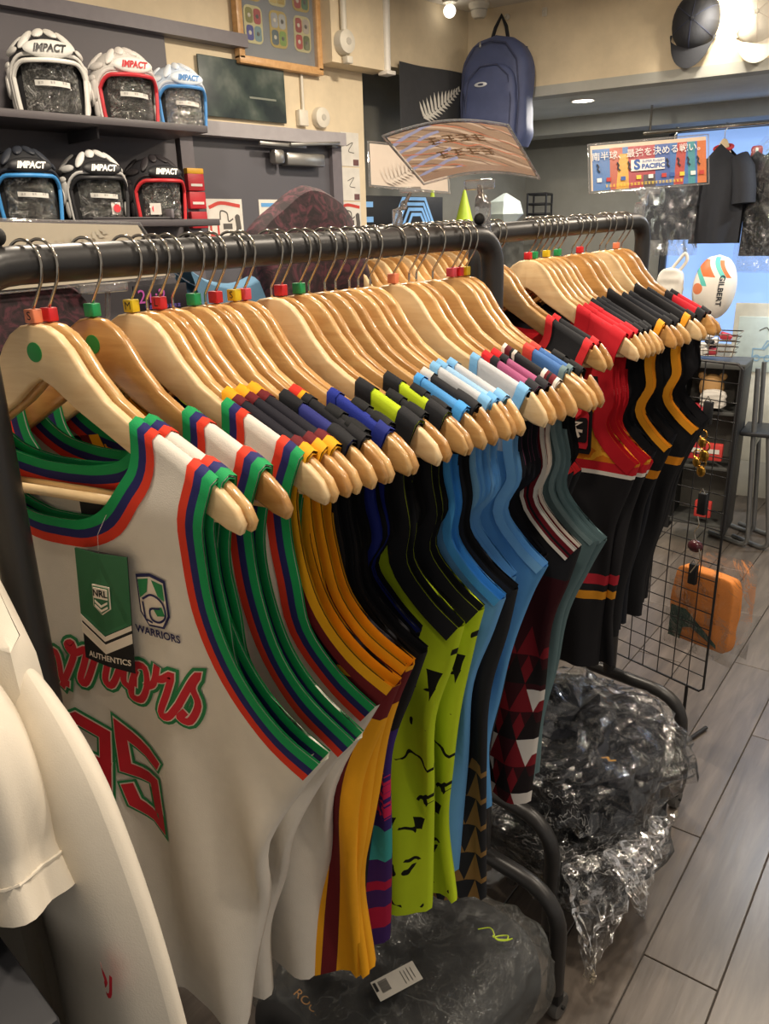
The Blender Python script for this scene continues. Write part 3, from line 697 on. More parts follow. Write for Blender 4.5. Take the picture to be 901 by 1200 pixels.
for nm, wd, mt, ep in (('green_outline', .0180, PG, .0016), ('cream_line', .0108, PC, .0022), ('red_fill', .0082, PR, .0028)):
    mb = MB()
    for q in words: stroke(mb, [(p.x, -.408+(p.y+.408)*1.3) for p in q], wd, on_front(FJ, ep))
    mb.build('script_'+nm, mt, ft)
for d in DIG:
    for nm, wd, mt, ep in (('green_outline', .0235, PG, .0016), ('cream_line', .0175, PC, .0022), ('red_fill', .0148, PR, .0028)):
        mb = MB(); pts = []
        for (a, b), (c, e) in zip(d, d[1:]):
            for k in range(4): pts.append((a+(c-a)*k/4, b+(e-b)*k/4))
        pts.append(d[-1]); stroke(mb, pts, wd, on_front(FJ, ep)); mb.build('digit_'+nm, mt, ft)
# sponsor patch on the orange chest panel of the first flame jersey
ct, CJ = CHEST; cf = lambda ep: (lambda a, b: on_front(CJ, ep)(.118+a*.85, -.358+b))
def patch(w_, h_, ep, mt, nm, par):
    q = [(-w_, -h_*.8), (-w_*.9, -h_), (w_*.9, -h_), (w_, -h_*.8), (w_, h_*.8), (w_*.9, h_), (-w_*.9, h_), (-w_, h_*.8)]; mb = MB(); mb.add([cf(ep)(a, b) for a, b in q], [tuple(range(8))]); return mb.build(nm, mt, par)
pp = patch(.040, .046, .003, PB, 'sponsor_patch', ct); patch(.032, .036, .0036, PR, 'patch_border', pp); patch(.030, .024, .0042, PB, 'patch_field', pp)
mb = MB()
for q in ([(-.018, .012), (.014, .014), (-.012, 0), (.016, -.002)], [(-.016, -.010), (-.002, .006), (.010, -.012)]): stroke(mb, q, .006, cf(.005))
mb.build('patch_mark', PC, pp)
# club crest
def flat(poly, fn):
    mb = MB(); mb.add([fn(a, b) for a, b in poly], [tuple(range(len(poly)))]); return mb
C = lambda ep: (lambda a, b: on_front(FJ, ep)(.112+a, -.312+b))
shield = [(-.019, .028), (.0, .032), (.019, .028), (.0195, -.010), (.010, -.025), (-.010, -.026), (-.0195, -.012)]
cr = flat(shield, C(.002)).build('crest', PN, ft)
flat([(a*.88, b*.9) for a, b in shield], C(.0026)).build('crest_field', PC, cr)
for pl in ([(-.016, .0235), (-.002, .027), (-.006, .012), (-.016, .004)], [(.016, .0235), (.002, .026), (.008, .010), (.016, .006)], [(-.001, -.004), (.011, -.001), (.014, -.010), (.004, -.012)]): flat(pl, C(.0032)).build('crest_green', PG, cr)
mb = MB(); stroke(mb, [(p.x, p.y) for p in spline([(-.012, .004), (0, .010), (.013, .004), (.015, -.010), (.006, -.018), (-.004, -.016), (-.004, -.006), (.008, -.003)], 4)], .0022, C(.0036)); stroke(mb, [(-.013, 0), (-.012, -.018), (-.004, -.02)], .002, C(.0036)); mb.build('crest_emblem', PN, cr)
lettering('WARRIORS', .0115, lambda a, b: C(.0022)(a, -.0325+b), PN, ft, name='crest_lettering', bold=.0003)
# swing tag: green card with white chevrons over a black foot, on a clear thread
tg = thing('swing_tag', 'green and black cardboard swing tag hanging on the front white jersey', 'tag', ft.location, ft.rotation_euler.z)
TY = FJ.y(.06, -.32, -1)-.012
def T(a, b, e=0): return (.062+a+(.5-b/.128)*.012-.006, TY-e-.010*math.sin(math.pi*(a/.068+.5))*.3, -.263-b)
def card(poly, e, mt, nm, par, th=.0006):
    n = len(poly); mb = MB(); mb.add([T(a, b, e+th) for a, b in poly]+[T(a, b, e) for a, b in poly], [tuple(range(n)), tuple(range(2*n-1, n-1, -1))]+[(i, (i+1) % n, n+(i+1) % n, n+i) for i in range(n)]); return mb.build(nm, mt, par, smooth=False)
card([(-.033, 0), (0, 0), (.033, 0), (.033, .128), (0, .126), (-.033, .124)], 0, PB, 'tag_back', tg)
gr = plain('tag_green', '#2f6b46', .55)
card([(-.033, 0), (0, 0), (.033, 0), (.033, .072), (0, .090), (-.033, .072)], .001, gr, 'tag_front', tg)
for b0, hh in ((.073, .0055), (.082, .011)): card([(-.033, b0), (0, b0+.018), (.033, b0), (.033, b0+hh), (0, b0+.018+hh), (-.033, b0+hh)], .0012, PC, 'chevron', tg)
card([(-.011, .034), (.011, .034), (.011, .058), (0, .066), (-.011, .058)], .0016, PC, 'badge', tg)
card([(-.0097, .0355), (.0097, .0355), (.0097, .0575), (0, .0645), (-.0097, .0575)], .0022, gr, 'badge_field', tg)
card([(-.0088, .0365), (.0088, .0365), (.0088, .048), (-.0088, .048)], .0028, PC, 'badge_plate', tg)
for b0 in (.050, .055): card([(-.008, b0), (0, b0+.005), (.008, b0), (.008, b0+.0025), (0, b0+.0075), (-.008, b0+.0025)], .0028, PC, 'badge_chevron', tg)
lettering('NRL', .010, lambda a, b: T(a, .0422-b, .0038), PB, tg, bold=.0003, name='tag_lettering')
lettering('AUTHENTICS', .0092, lambda a, b: T(a+.002, .1165-b, .0012), PC, tg, bold=.0002, name='tag_lettering')
MB().tube([T(0, .004, .001), T(.002, -.02, .002), (.072, FJ.y(.072, -.21, -1)-.003, -.225)], .0004, 5).build('thread', clear(), tg)
# black neck label inside the collar
nl = MB(); nl.box((.040, FJ.y(.040, -.238, 1)-.003, -.238), (.055, .0008, .034)); nl.build('neck_label', PB, ft, smooth=False)

# ------------------------------------------------------------------ off-white tees hanging in the near left corner
CREAM = painted('off_white_cotton', '#d9d0c0', rough=.9, weave=.2)
def tee(x, y, z, rz, ph, mat, label, end, red=False, ln=.72):
    t = thing('hanging_tee', label, 't-shirt', (x, y, z), rz, 'off-white tees in the near corner')
    inn = spline([(.075, -.082), (.062, -.105), (.03, -.122), (0, -.126)], 3); out = spline([(.205, -.160), (.215, -.20), (.222, -.25), (.224, -.30)], 3)
    rows = list(zip(inn, out)) + [(Vector((0, -.126+(-ln+.126)*k/16)), Vector((.224+.03*k/16, -.30+(-ln+.30)*k/16))) for k in range(1, 17)]
    mb = MB()
    for sdn in (-1, 1):
        for sg in (1, -1):
            vs, fs, nc = [], [], 10
            for i, (a, b) in enumerate(rows):
                for k in range(nc+1):
                    q = a.lerp(b, k/nc); zz = q.y
                    if i == 0: zz = -.082-.078*sm(k/nc*.9+.05)
                    w_ = .012*math.sin(q.x*42+ph+zz*4)*sm((-zz-.2)/.4)
                    vs.append((q.x*sg, (sdn*(.017+.010*sm((-zz-.1)/.3)) if k < nc else 0)*(1 if i else .6)+w_+bend(q.x)*(1-sm((-zz-.2)/.2)), zz+(.006 if i == 0 else 0)))
            for j in range(len(rows)-1):
                for k in range(nc): c = j*(nc+1)+k; fs.append((c, c+1, c+nc+2, c+nc+1))
            mb.add(vs, fs)
    nr1 = nc+1
    def top(sdn, sg): return [((inn[0].lerp(out[0], k/nc)).x*sg, (sdn*.0102 if k < nc else 0)+bend((inn[0].lerp(out[0], k/nc)).x), -.082-.078*sm(k/nc*.9+.05)+.006) for k in range(nc+1)]
    for sg in (1, -1):
        f_, b_ = top(-1, sg), top(1, sg); md = [(p[0], p[1]+.0102 if k < nc else p[1], p[2]+.004) for k, p in enumerate(f_)]
        mb.add(f_+md+b_, [(r*nr1+k, r*nr1+k+1, (r+1)*nr1+k+1, (r+1)*nr1+k) for r in (0, 1) for k in range(nc)])
    mb.build('tee_body', mat, t, angle=None)
    for sg in (1, -1):
        def g(u, v, sg=sg):
            a = 2*math.pi*u; c0 = Vector((.150, -.006, -.158)); c1 = Vector((end[0], -.012, end[1])); c = c0.lerp(c1, v) + Vector((.034*math.sin(math.pi*min(1, v*1.15)), 0, .016*math.sin(math.pi*v)))
            k = math.sin(min(1, v*3.2+.02)*math.pi/2)**.7; ax = Vector((.90, 0, .43)); r1 = (.062+.030*v)*k; r2 = (.022+.016*v)*k
            wv = 1+.10*math.sin(4*a+ph+v*1.5)*v+.05*math.sin(7*a-ph)*v
            p = c+ax*math.cos(a)*r1*wv+Vector((0, 1, 0))*(math.sin(a)*r2*wv)
            return (p.x*sg, p.y, p.z)
        sl = MB().grid(g, 48, 24).build('sleeve', mat, t, angle=None)
        MB().tube([Vector(g(i/40, .91)) for i in range(40)], .0013, 6, closed=True).build('sleeve_hem', mat, sl)
    MB().tube([(.072*math.cos(R(a)), .016*math.sin(R(a)), -.088+.012*math.sin(R(a))) for a in range(0, 360, 15)], .006, 8, closed=True).build('collar', mat, t)
    if red:
        for (hx, zz, s_) in ((.318, -.33, .8), (.342, -.42, 1.2)):
            mb = MB()
            def m(a, b): return (hx+a*.5, -.036+abs(a)*.2, zz+b)
            stroke(mb, [(p.x*s_, p.y*s_) for p in spline([(-.016, .004), (-.004, .014), (.004, .0), (-.008, -.010), (.006, -.014), (.014, .006)], 4)], .004, m); mb.build('red_print', PR, t)
    hanger(x, y, z, rz, 'wooden hanger inside the '+label, 'hangers in the near corner', 1)
    return t
tee(.050, .172, 1.372, R(0), .3, CREAM, 'off-white tee nearest the white jersey', (.290, -.56), True)
tee(.002, .140, 1.372, R(-1), 1.9, CREAM, 'middle off-white tee in the near corner', (.262, -.315))
tee(-.008, .110, 1.372, R(-2), 3.1, CREAM, 'off-white tee nearest the camera', (.262, -.315))
rl = thing('side_rail', 'black tube rail carrying the off-white tees', 'clothes rail', (.043, .0, 0))
MB().tube([(.0, -.5, 1.372), (.0, .185, 1.372)], .0165, 12).build('rail_bar', BLACKT, rl)
MB().tube([(.0, -.48, 0), (.0, -.48, 1.37)], .0165, 12).build('rail_post', BLACKT, rl)
MB().rbox((0, -.48, .01), (.3, .3, .02), .004).build('rail_base', BLACKT, rl)
pl = thing('display_plinth', 'black display plinth at the lower left edge', 'plinth', (.21, -.10, 0))
MB().rbox((0, 0, .52), (.35, .40, 1.04), .006).build('plinth_body', plain('plinth_black', '#26272c', .6), pl); MB().rbox((0, 0, 1.05), (.355, .405, .02), .004).build('plinth_top', plain('plinth_black', '#26272c', .6), pl)

# ------------------------------------------------------------------ wrapped stock on the rack bases
def pillow(c, d, seed, amp=.02, freq=9, e=.55, nu=40, nv=22, fine=0, droop=None, jit=0):
    jr = random.Random(seed); jn = [jr.uniform(-jit, jit) for k in range((nu+1)*(nv+1))]
    mb = MB(); c = Vector(c)
    def sp(v, p): return math.copysign(abs(v)**p, v)
    def f(u, v):
        a = 2*math.pi*u; b = math.pi*(v-.5)
        q = Vector((d[0]*sp(math.cos(b), e)*sp(math.cos(a), e), d[1]*sp(math.cos(b), e)*sp(math.sin(a), e), d[2]*sp(math.sin(b), .7)))
        n = mnoise.noise(q*freq+Vector((seed, 0, 0)))*amp
        if fine:
            w1 = q*freq*1.5+Vector((seed, seed*2, 0)); w2 = q*freq*3.4+Vector((0, seed, 3)); w1 = w1+mnoise.noise_vector(w1)*.5
            n += fine*((1-abs(mnoise.noise(w1))*2.2)*.8 + (1-abs(mnoise.noise(w2))*2.2)*.35 - .5)
        if jit: n += jn[(round(u*nu) % nu)+round(v*nv)*(nu+1)]*math.cos(b)
        p = c+q+q.normalized()*n
        if droop: p = droop(p)
        return p
    mb.grid(f, nu, nv); return mb
BAGK = plain('black_stock_cloth', '#1c1d20', .85, bmp=.4, bscale=40)
BAGN = plain('navy_stock_cloth', '#1d2029', .85, bmp=.4, bscale=40)
FILMG = film('grey_poly', (.85, .87, .85), .10, 18, .6, .05, .22, .16, 7)
FILMS = film('crisp_poly', (1, 1, 1), .26, 20, .25, .012, .10, .45, 13)
FILMT = film('smooth_poly', (1, 1, 1), .12, 10, .25, .03, .10)
def keepup(zmin): return lambda p: Vector((p.x, p.y, max(zmin, p.z)))
b1 = thing('wrapped_stock_bag', 'dull grey poly bag of black clothes under the near rack', 'bag', (.0, .78, .14))
pillow((.02, 0, .055), (.197, .212, .081), 1, .022, 8).build('clothes', BAGK, b1)
pillow((.02, 0, .055), (.208, .226, .090), 1, .024, 8, e=.45, fine=.014, nu=110, nv=60).build('poly_bag', FILMG, b1)
pt = thing('price_tag', 'white barcode price tag lying on the grey poly bag', 'tag', (.072, .700, .304), R(-58)); pt.rotation_euler = (R(2), R(6), R(-18))
MB().rbox((0, 0, 0), (.036, .080, .001), .0003, seg=1).build('tag_card', plain('card_white', '#c9c4ba', .6), pt, smooth=False)
mb = MB()
for i in range(14): mb.box((-.012+i*.0015+(i % 3)*.0003, -.022, .0008), (.0007 if i % 2 else .0011, .016, .0004))
mb.build('barcode', PB, pt, smooth=False)
MB().box((-.006, -.036, .0008), (.016, .005, .0004)).build('size_print', PB, pt, smooth=False)
for i in range(4): MB().box((.0, .012+i*.006, .0008), (.024-.004*(i % 2), .0012, .0004)).build('print_line', plain('print_grey', '#5a5753', .6), pt, smooth=False)
th = [Vector((.0, 0, 0))+Vector((.016*math.cos(i*.9)*(.5+.05*i), .010*math.sin(i*1.1), .002+.002*math.sin(i*2))) for i in range(12)] + [Vector((-.03, .004, .001)), Vector((-.045, -.012, 0))]
t_ = MB().tube(spline(th, 4), .0011, 6).build('thread_scrap', plain('neon_thread', '#c9e23c', .7)); t_.location = (.150, .890, .296); tag(t_, 'neon green thread scrap on the grey poly bag', 'thread')
lb = thing('sports_bag', 'black bag with orange lettering under the price tag', 'bag', (-.02, .62, .14))
pillow((0, 0, .03), (.14, .09, .075), 7, .012, 8).build('bag_body', plain('bag_black', '#17181b', .8), lb)
lettering('ROUNDS', .026, lambda a, b: (.0+a, -.02+b*.8, .112), plain('orange_ink', '#b9812f', .6), lb, name='bag_lettering')
b2 = thing('wrapped_stock_bag', 'crisp clear bag of navy clothes on top under the far rack', 'bag', (-.0, 1.43, .14))
pillow((-.02, .0, .18), (.200, .200, .100), 3, .030, 7, e=.75, fine=.02, nu=60, nv=32).build('clothes', BAGN, b2)
def flare(p): 
    k = sm((p.x-.10)/.12); return Vector((p.x+.05*k*(.5+mnoise.noise(p*9)), p.y, max(-.02, p.z-.03*k*k)))
pillow((-.02, .0, .18), (.216, .218, .112), 3, .030, 7, e=.75, fine=.034, nu=64, nv=34, droop=flare, jit=.008).build('poly_bag', FILMS, b2, smooth=False)
b3 = thing('wrapped_stock_bag', 'clear bag of black clothes sagging at the bottom of the far rack', 'bag', (.0, 1.36, .14))
pillow((.0, .0, .035), (.19, .175, .075), 5, .022, 8).build('clothes', BAGK, b3)
def sagf(p):
    k = sm((p.x-.09)/.1)*sm((.05-p.y)/.12); return Vector((p.x+.02*k, p.y-.05*k, max(-.11, p.z-.12*k)))
pillow((.0, -.01, .035), (.205, .190, .086), 5, .024, 8, fine=.022, nu=54, nv=28, jit=.007).build('poly_bag', FILMS, b3, smooth=False)
def flap(p0, p1, p2, seed):
    p0, p1, p2 = map(Vector, (p0, p1, p2))
    return MB().grid(lambda u, v: p0.lerp(p1, u).lerp(p2, v*v*.25+v*.75)+Vector((1, -.4, .3))*(mnoise.noise(Vector((u*5, v*6, seed)))*.022+abs(mnoise.noise(Vector((u*11, v*9, seed+4))))*.014+.004*math.sin(u*91+v*57+seed)), 18, 18)
flap((.10, -.19, .09), (.21, .04, .10), (.205, -.25, -.09), 2).build('loose_film', FILMS, b3, smooth=False)
flap((.17, -.15, .14), (.22, .08, .14), (.245, -.12, .0), 6).build('loose_film', FILMS, b3, smooth=False)
MB().rbox((.06, -.02, .074), (.018, .012, .001), .0003, seg=1).build('size_sticker', PC, b3)
g_ = plain('gold_print', '#b5893a', .4)
mb = MB(); stroke(mb, [(-.012, 0), (-.004, .008), (.004, .0), (.012, .009)], .005, lambda a, b: (.105+a, -.10+b, .262)); mb.build('gold_logo', g_, b2)
sp_ = MB(); sp_.grid(lambda u, v: (.165+.012*math.sin(v*5)+(u-.5)*.016, 1.50-.13*v+(u-.5)*.01, .30-.27*v), 2, 14); s_ = sp_.build('bag_strap', plain('strap_black', '#141416', .8)); s_.modifiers.new('thickness', 'SOLIDIFY').thickness = .003; tag(s_, 'black webbing strap dangling from the far rack bag', 'strap')
# ------------------------------------------------------------------ shelves and scrum caps on the left wall
SHELFM = plain('shelf_laminate', '#4c474a', .5, scale=3)
for nm, y1, z, lab in (('u', 1.60, 1.790, 'upper dark wall shelf holding three scrum caps'), ('l', 1.615, 1.520, 'lower dark wall shelf holding three scrum caps')):
    t = thing('wall_shelf', lab, 'shelf', (-1.735, .5, z))
    MB().rbox((.1175, (y1-1.0)/2-.5+.25*0, 0), (.235, y1+1.0-.02, .020), .002).build('shelf_board', SHELFM, t)
    for yy in (-.6, .5, 1.0): MB().rbox((.09, yy-.5+.25, -.025), (.18, .006, .03), .001).build('bracket', DARKM, t)
def scrum_cap(loc, rz, sc, shell, rim, pad, plate, ink, label, strip=True, sticker=False):
    t = thing('scrum_cap', label, 'headgear', loc, rz, 'scrum caps on the wall shelves'); t.scale = (sc, sc, sc)
    sh = plain('foam_'+shell, shell, .6, bmp=.15, bscale=60); rm = plain('rim_'+rim, rim, .5); pm_ = plain('pad_'+pad, pad, .55); plm = plain('plate_'+plate, plate, .5); im = plain('ink_'+ink, ink, .5)
    # dome: open at the face (towards +x)
    def S(th, v, o=0):
        z = .205*v; k = 1-max(0, (v-.45)/.55)**2.2; k = math.sqrt(max(.0004, k)); cx = .105*k+o; cy = .098*k*(1-.10*(1-v)**3)+o
        return Vector((cx*math.cos(th), cy*math.sin(th), z+o*.6*(v > .8)))
    def shellmesh(o, t0, t1, v0, v1, nu, nv):
        return MB().grid(lambda u, v: S(t0+(t1-t0)*u, v0+(v1-v0)*v, o), nu, nv)
    op = R(64)
    def top(th): return .60-.16*max(0, (abs(th)-R(38))/(op-R(38)))**2.2   # height of the opening's edge
    shellmesh(0, op, 2*math.pi-op, 0, 1, 40, 16).build('shell', sh, t)
    MB().grid(lambda u, v: S(-op+2*op*u, top(-op+2*op*u)+(1-top(-op+2*op*u))*v, 0), 28, 9).build('crown_front', sh, t)
    pts = [S(-op, v/6*.40, .003) for v in range(0, 7)] + [S(-op+2*op*i/22, top(-op+2*op*i/22), .003) for i in range(0, 23)] + [S(op, v/6*.40, .003) for v in range(6, -1, -1)]
    MB().tube(pts, .0058, 8).build('rim', rm, t)
    pts2 = [S(-op*1.10, v/6*.42, .0035) for v in range(0, 7)] + [S((-op+2*op*i/22)*1.06, top(-op+2*op*i/22)+.075, .0035) for i in range(0, 23)] + [S(op*1.10, v/6*.42, .0035) for v in range(6, -1, -1)]
    MB().tube(pts2, .0050, 8).build('brow_band', pm_, t)
    # brow plate with the maker's lettering
    n0 = S(0, .70, .0); def_z = n0.z
    MB().ell((.096, 0, .150), (.012, .062, .023), 20, 10, Matrix.Rotation(R(-14), 3, 'Y')).build('brow_plate', plm, t)
    def bp(a, b): 
        k = 1-(a/.062)**2-(b/.025)**2; return (.096+.012*math.sqrt(max(.05, k))+.0018-b*.24, a, .150+b)
    lettering('IMPACT', .025, bp, im, t, name='maker_lettering', shear=.35, bold=.0012, sx=.88)
    # foam pads over crown, sides and cheeks
    for (th, v, a, b) in ((R(20), .95, .014, .030), (R(-20), .95, .014, .030), (R(46), .86, .013, .036), (R(-46), .86, .013, .036), (R(76), .74, .034, .013), (R(-76), .74, .034, .013), (R(105), .84, .014, .034), (R(-105), .84, .014, .034), (R(90), .58, .030, .012), (R(-90), .58, .030, .012)):
        c = S(th, v, .001); d = Vector((c.x, c.y, (c.z-.09)*.9)).normalized(); rot = d.to_track_quat('X', 'Z').to_matrix()
        MB().ell(c, (.008, a, b), 14, 8, rot).build('foam_pad', pm_, t)
    for sg in (1, -1):
        for v, aa, bb in ((.44, .020, .034), (.16, .016, .026)):
            c = S(sg*(op+R(19)), v, .001); d = Vector((c.x, c.y, 0)).normalized(); rot = d.to_track_quat('X', 'Z').to_matrix()
            MB().ell(c, (.007, aa, bb), 14, 8, rot).build('cheek_pad', pm_, t)
        c = S(sg*R(95), .36, .003); rot = Vector((c.x, c.y, 0)).normalized().to_track_quat('X', 'Z').to_matrix()
        MB().lathe([(.030, -.004), (.030, .004), (.022, .008), (.020, .004)], c, 18, rot @ Matrix.Rotation(R(90), 3, 'Y'), cap=True).build('ear_ring', pm_, t)
    # dark lining and the crumpled bag stuffed behind the face opening
    MB().grid(lambda u, v: Vector((.052*math.cos(-1.15+2.3*u)+.010, 0.088*math.sin(-1.15+2.3*u), .122*v+.002)), 12, 6).build('lining', plain('lining_black', '#1e1e20', .8), t)
    rs = random.Random(int(loc[1]*1000))
    def crum(u, v):
        th = -1.0+2.0*u; q = Vector((u*7, v*5, loc[1]*9)); n = mnoise.noise(q)*.012+abs(mnoise.noise(q*3))*.010
        return Vector((.074*math.cos(th)+.010+n, .082*math.sin(th), .116*v+.004))
    MB().grid(crum, 36, 24).build('plastic_packing', film('packing_poly', (1, 1, .97), .4, 55, 1.0, .02, .14, .85, 18), t)
    if strip:
        MB().grid(lambda u, v: Vector((.090*math.cos(-.62+1.25*u)+.010, .074*math.sin(-.62+1.25*u), .066+.013*v-.004*u)), 10, 1).build('paper_strip', plain('strip_white', '#cfcdc6', .6), t)
        illegible(10, .007, lambda a, b: (.101-abs(a)*.25, a, .0725+b), plain('strip_ink', '#8b8a86', .6), t, name='strip_lettering', seed=int(loc[1]*100))
    if sticker:
        y0 = .030 if sticker == 1 else -.048
        st = MB().grid(lambda u, v: Vector((.096-abs(y0+.034*u)*.35, y0+.034*u-.012, .016+.036*v)), 2, 1).build('price_sticker', plain('sticker_white', '#d8d2cc', .6), t)
        mb = MB().lathe([(.0005, 0), (.012, 0), (.012, .0008), (.0005, .0008)], (.0945-abs(y0)*.3+.002, y0+.005, .034), 16, Matrix.Rotation(R(90), 3, 'Y')); mb.build('red_dot', plain('sticker_red', '#d23a42', .5), st)
    return t
CAPZ = 1.800
scrum_cap((-1.605, 1.150, CAPZ), R(-20), 1.02, '#2c2b2f', '#e3e1da', '#dcdad4', '#d6d5cf', '#2b2a2a', 'white and black scrum cap at the left of the upper shelf')
scrum_cap((-1.605, 1.375, CAPZ), R(-8), .95, '#d9d6d1', '#c9323c', '#e6e2dd', '#e8e6e1', '#c2343b', 'white and red scrum cap in the middle of the upper shelf')
scrum_cap((-1.605, 1.558, CAPZ), R(-8), .86, '#c9d6e6', '#4d8fd0', '#dfe6ee', '#dbe6f0', '#4d84c0', 'white and light blue scrum cap on the upper shelf')
CAPZ = 1.530
scrum_cap((-1.605, 1.035, CAPZ), R(-10), .92, '#26272a', '#3f8fd0', '#2b2f38', '#1f2023', '#f0efea', 'black and blue scrum cap on the lower shelf')
scrum_cap((-1.605, 1.240, CAPZ), R(-8), .92, '#232326', '#2a2a2d', '#d9d8d4', '#1f2023', '#f0efea', 'black and white scrum cap in the middle of the lower shelf', sticker=1)
scrum_cap((-1.605, 1.442, CAPZ), R(-6), .90, '#27262a', '#cf2f35', '#2a2629', '#1f2023', '#f0efea', 'black and red scrum cap at the right of the lower shelf', sticker=2, strip=False)
# flat black folder lying by the caps, red boxes at the shelf end
fo = thing('clear_folder', 'black printed folder lying on the lower shelf edge', 'folder', (-1.53, 1.30, 1.534)); MB().rbox((0, 0, 0), (.06, .26, .006), .002).build('folder_sheet', DARKM, fo); MB().rbox((.01, .13, .012), (.05, .01, .028), .003).build('folder_spine', TRIMM, fo)
for i, (z, c, top) in enumerate(((1.655, '#b3202c', '#d9a326'), (1.598, '#b8222d', None), (1.535, '#ad1f2a', None))):
    t = thing('red_package', ['red package with yellow top at the shelf end', 'middle red package hanging at the shelf end', 'lowest red package hanging at the shelf end'][i], 'package', (-1.715, 1.665, z-.03), 0, 'red packages by the door')
    MB().rbox((0, 0, .027), (.03, .065, .054), .003).build('box', plain('red_card_%d' % i, c, .5), t)
    if top: MB().rbox((0, 0, .062), (.031, .066, .018), .003).build('hang_tab', plain('yellow_card', top, .5), t)
    MB().box((.0158, 0, .018), (.001, .045, .008)).build('white_band', plain('label_white', '#d8d4cc', .6), t, smooth=False)

# framed crests
def wall_thing(name, label, cat, y, z, group=None, x=-1.75): return thing(name, label, cat, (x, y, z), 0, group)
t = wall_thing('picture_frame', 'wood framed display of six enamel crests, hung high', 'picture', 2.095, 2.212)
fw = wood('frame_oak', '#b98c58', '#d0a673', .45, 6, .1)
for c, d in (((.022, 0, -.160), (.03, .39, .026)), ((.022, 0, .160), (.03, .39, .026)), ((.022, -.182, 0), (.03, .026, .32)), ((.022, .182, 0), (.03, .026, .32))): MB().rbox(c, d, .004).build('frame_bar', fw, t)
MB().box((.014, 0, 0), (.006, .35, .31)).build('backing', plain('crest_backing', '#83898f', .6), t, smooth=False)
def rrect(w_, h_, r, n=5): 
    out = []
    for cx, cy, a0 in ((w_-r, h_-r, 0), (-w_+r, h_-r, 90), (-w_+r, -h_+r, 180), (w_-r, -h_+r, 270)):
        for k in range(n+1): a = R(a0+90*k/n); out.append((cx+r*math.cos(a), cy+r*math.sin(a)))
    return out
quad = [('#4d5a9c', '#b04a48', '#3d57a8', '#8c3c3c'), ('#c9b46a', '#c9b46a', '#d6c27a', '#c2aa5a'), ('#3b4a4a', '#5c8a72', '#a84444', '#4a7a5c'), ('#8a8a4a', '#b05050', '#4a4f9c', '#7a9aa0'), ('#a9adb0', '#b5b8b6', '#566a72', '#7fa04a'), ('#9c3a3a', '#b7aea0', '#b03a3a', '#5a6a3c')]
for i in range(6):
    y = (-.112, 0, .112)[i % 3]; z = (.105, -.01)[i // 3] - .018; z = (.085, -.045)[i//3]
    o = [(a, b) for a, b in rrect(.040, .058, .02)]
    mb = MB(); n = len(o); mb.add([(.019, y+a, z+b) for a, b in o]+[(.017, y+a, z+b) for a, b in o], [tuple(range(n))]+[(k, (k+1) % n, n+(k+1) % n, n+k) for k in range(n)])
    cr = mb.build('crest', plain('crest_gold_%d' % (i % 2), ('#c9b25e', '#d9d3a0')[i % 2 if i != 4 else 1], .35, metal=.4), t)
    for k, (sy, sz) in enumerate(((-1, 1), (1, 1), (-1, -1), (1, -1))):
        q = rrect(.0155, .0235, .010 if i != 1 else .004, 3); mb = MB(); mb.add([(.0200, y+sy*.0175+a, z+sz*.0265+b) for a, b in q], [tuple(range(len(q)))]); mb.build('enamel', plain('enamel_%d_%d' % (i, k), quad[i][k], .25), cr, smooth=False)
        mb = MB(); mb.lathe([(.0005, 0), (.007, 0), (.006, .0012), (.0005, .0012)], (.0201, y+sy*.0175, z+sz*.0265), 10, Matrix.Rotation(R(90), 3, 'Y')); mb.build('emblem', plain('emblem_%d' % (k % 2), ('#d8d2c0', '#4a4a46')[k % 2], .4), cr)
MB().box((.030, 0, 0), (.002, .34, .30)).build('glass', film('frame_glass', gloss=.03, crump=2, strength=.02, alpha=.04, rough=.02), t, smooth=False)

# dark poster, detectors, switch, conduit
def poster_mat(name, a, b, c):
    m, nt, p = new_mat(name); n = noise(nt, coords(nt), 9, 3); nt.links.new(ramp(nt, n, [(.35, srgb(a)), (.55, srgb(b)), (.75, srgb(c))]), p.inputs['Base Color']); p.inputs['Roughness'].default_value = .2; return m
t = wall_thing('dark_poster', 'glossy dark landscape poster leaning above the door', 'poster', 1.925, 1.958); MB().rbox((.012, 0, 0), (.008, .37, .185), .002).build('sheet', poster_mat('poster_dark', '#1d2a30', '#3a4744', '#69706a'), t, smooth=False)
MB().box((.0165, .08, -.02), (.0006, .12, .006)).build('printed_line', plain('poster_text', '#7d8277', .5), t, smooth=False)
WPL = plain('white_plastic', '#d3cdbe', .45)
def disc(name, label, cat, x, y, z, r, d, extra=None):
    t = wall_thing(name, label, cat, y, z, x=x)
    MB().lathe([(r*.98, 0), (r, d*.4), (r*.92, d*.85), (r*.5, d), (.001, d)], (0, 0, 0), 28, Matrix.Rotation(R(90), 3, 'Y'), cap=False).build('housing', WPL, t)
    MB().lathe([(r*.3, d), (r*.28, d+.002), (.001, d+.002)], (0, 0, 0), 18, Matrix.Rotation(R(90), 3, 'Y'), cap=False).build('centre_cap', plain('plastic_grey', '#b5b0a4', .5), t)
    return t
disc('wall_alarm', 'round cream wall alarm beside the door closer', 'alarm', -1.75, 2.285, 1.898, .038, .03)
t = disc('wall_speaker', 'round cream unit on the beam beside the picture frame', 'speaker', -1.66, 2.335, 2.145, .042, .04); MB().rbox((.02, .01, -.058), (.03, .03, .025), .004).build('connector', WPL, t)
MB().tube([(.015, 0, .03), (.015, 0, .255)], .012, 10).build('conduit', WPL, t)
t = wall_thing('junction_box', 'small cream junction box with thin conduit on the wall', 'switch', 2.19, 1.89); MB().rbox((.012, 0, 0), (.024, .045, .055), .004).build('box', WPL, t); MB().tube([(.008, .01, .02), (.008, .01, .20)], .006, 8).build('conduit', WPL, t)
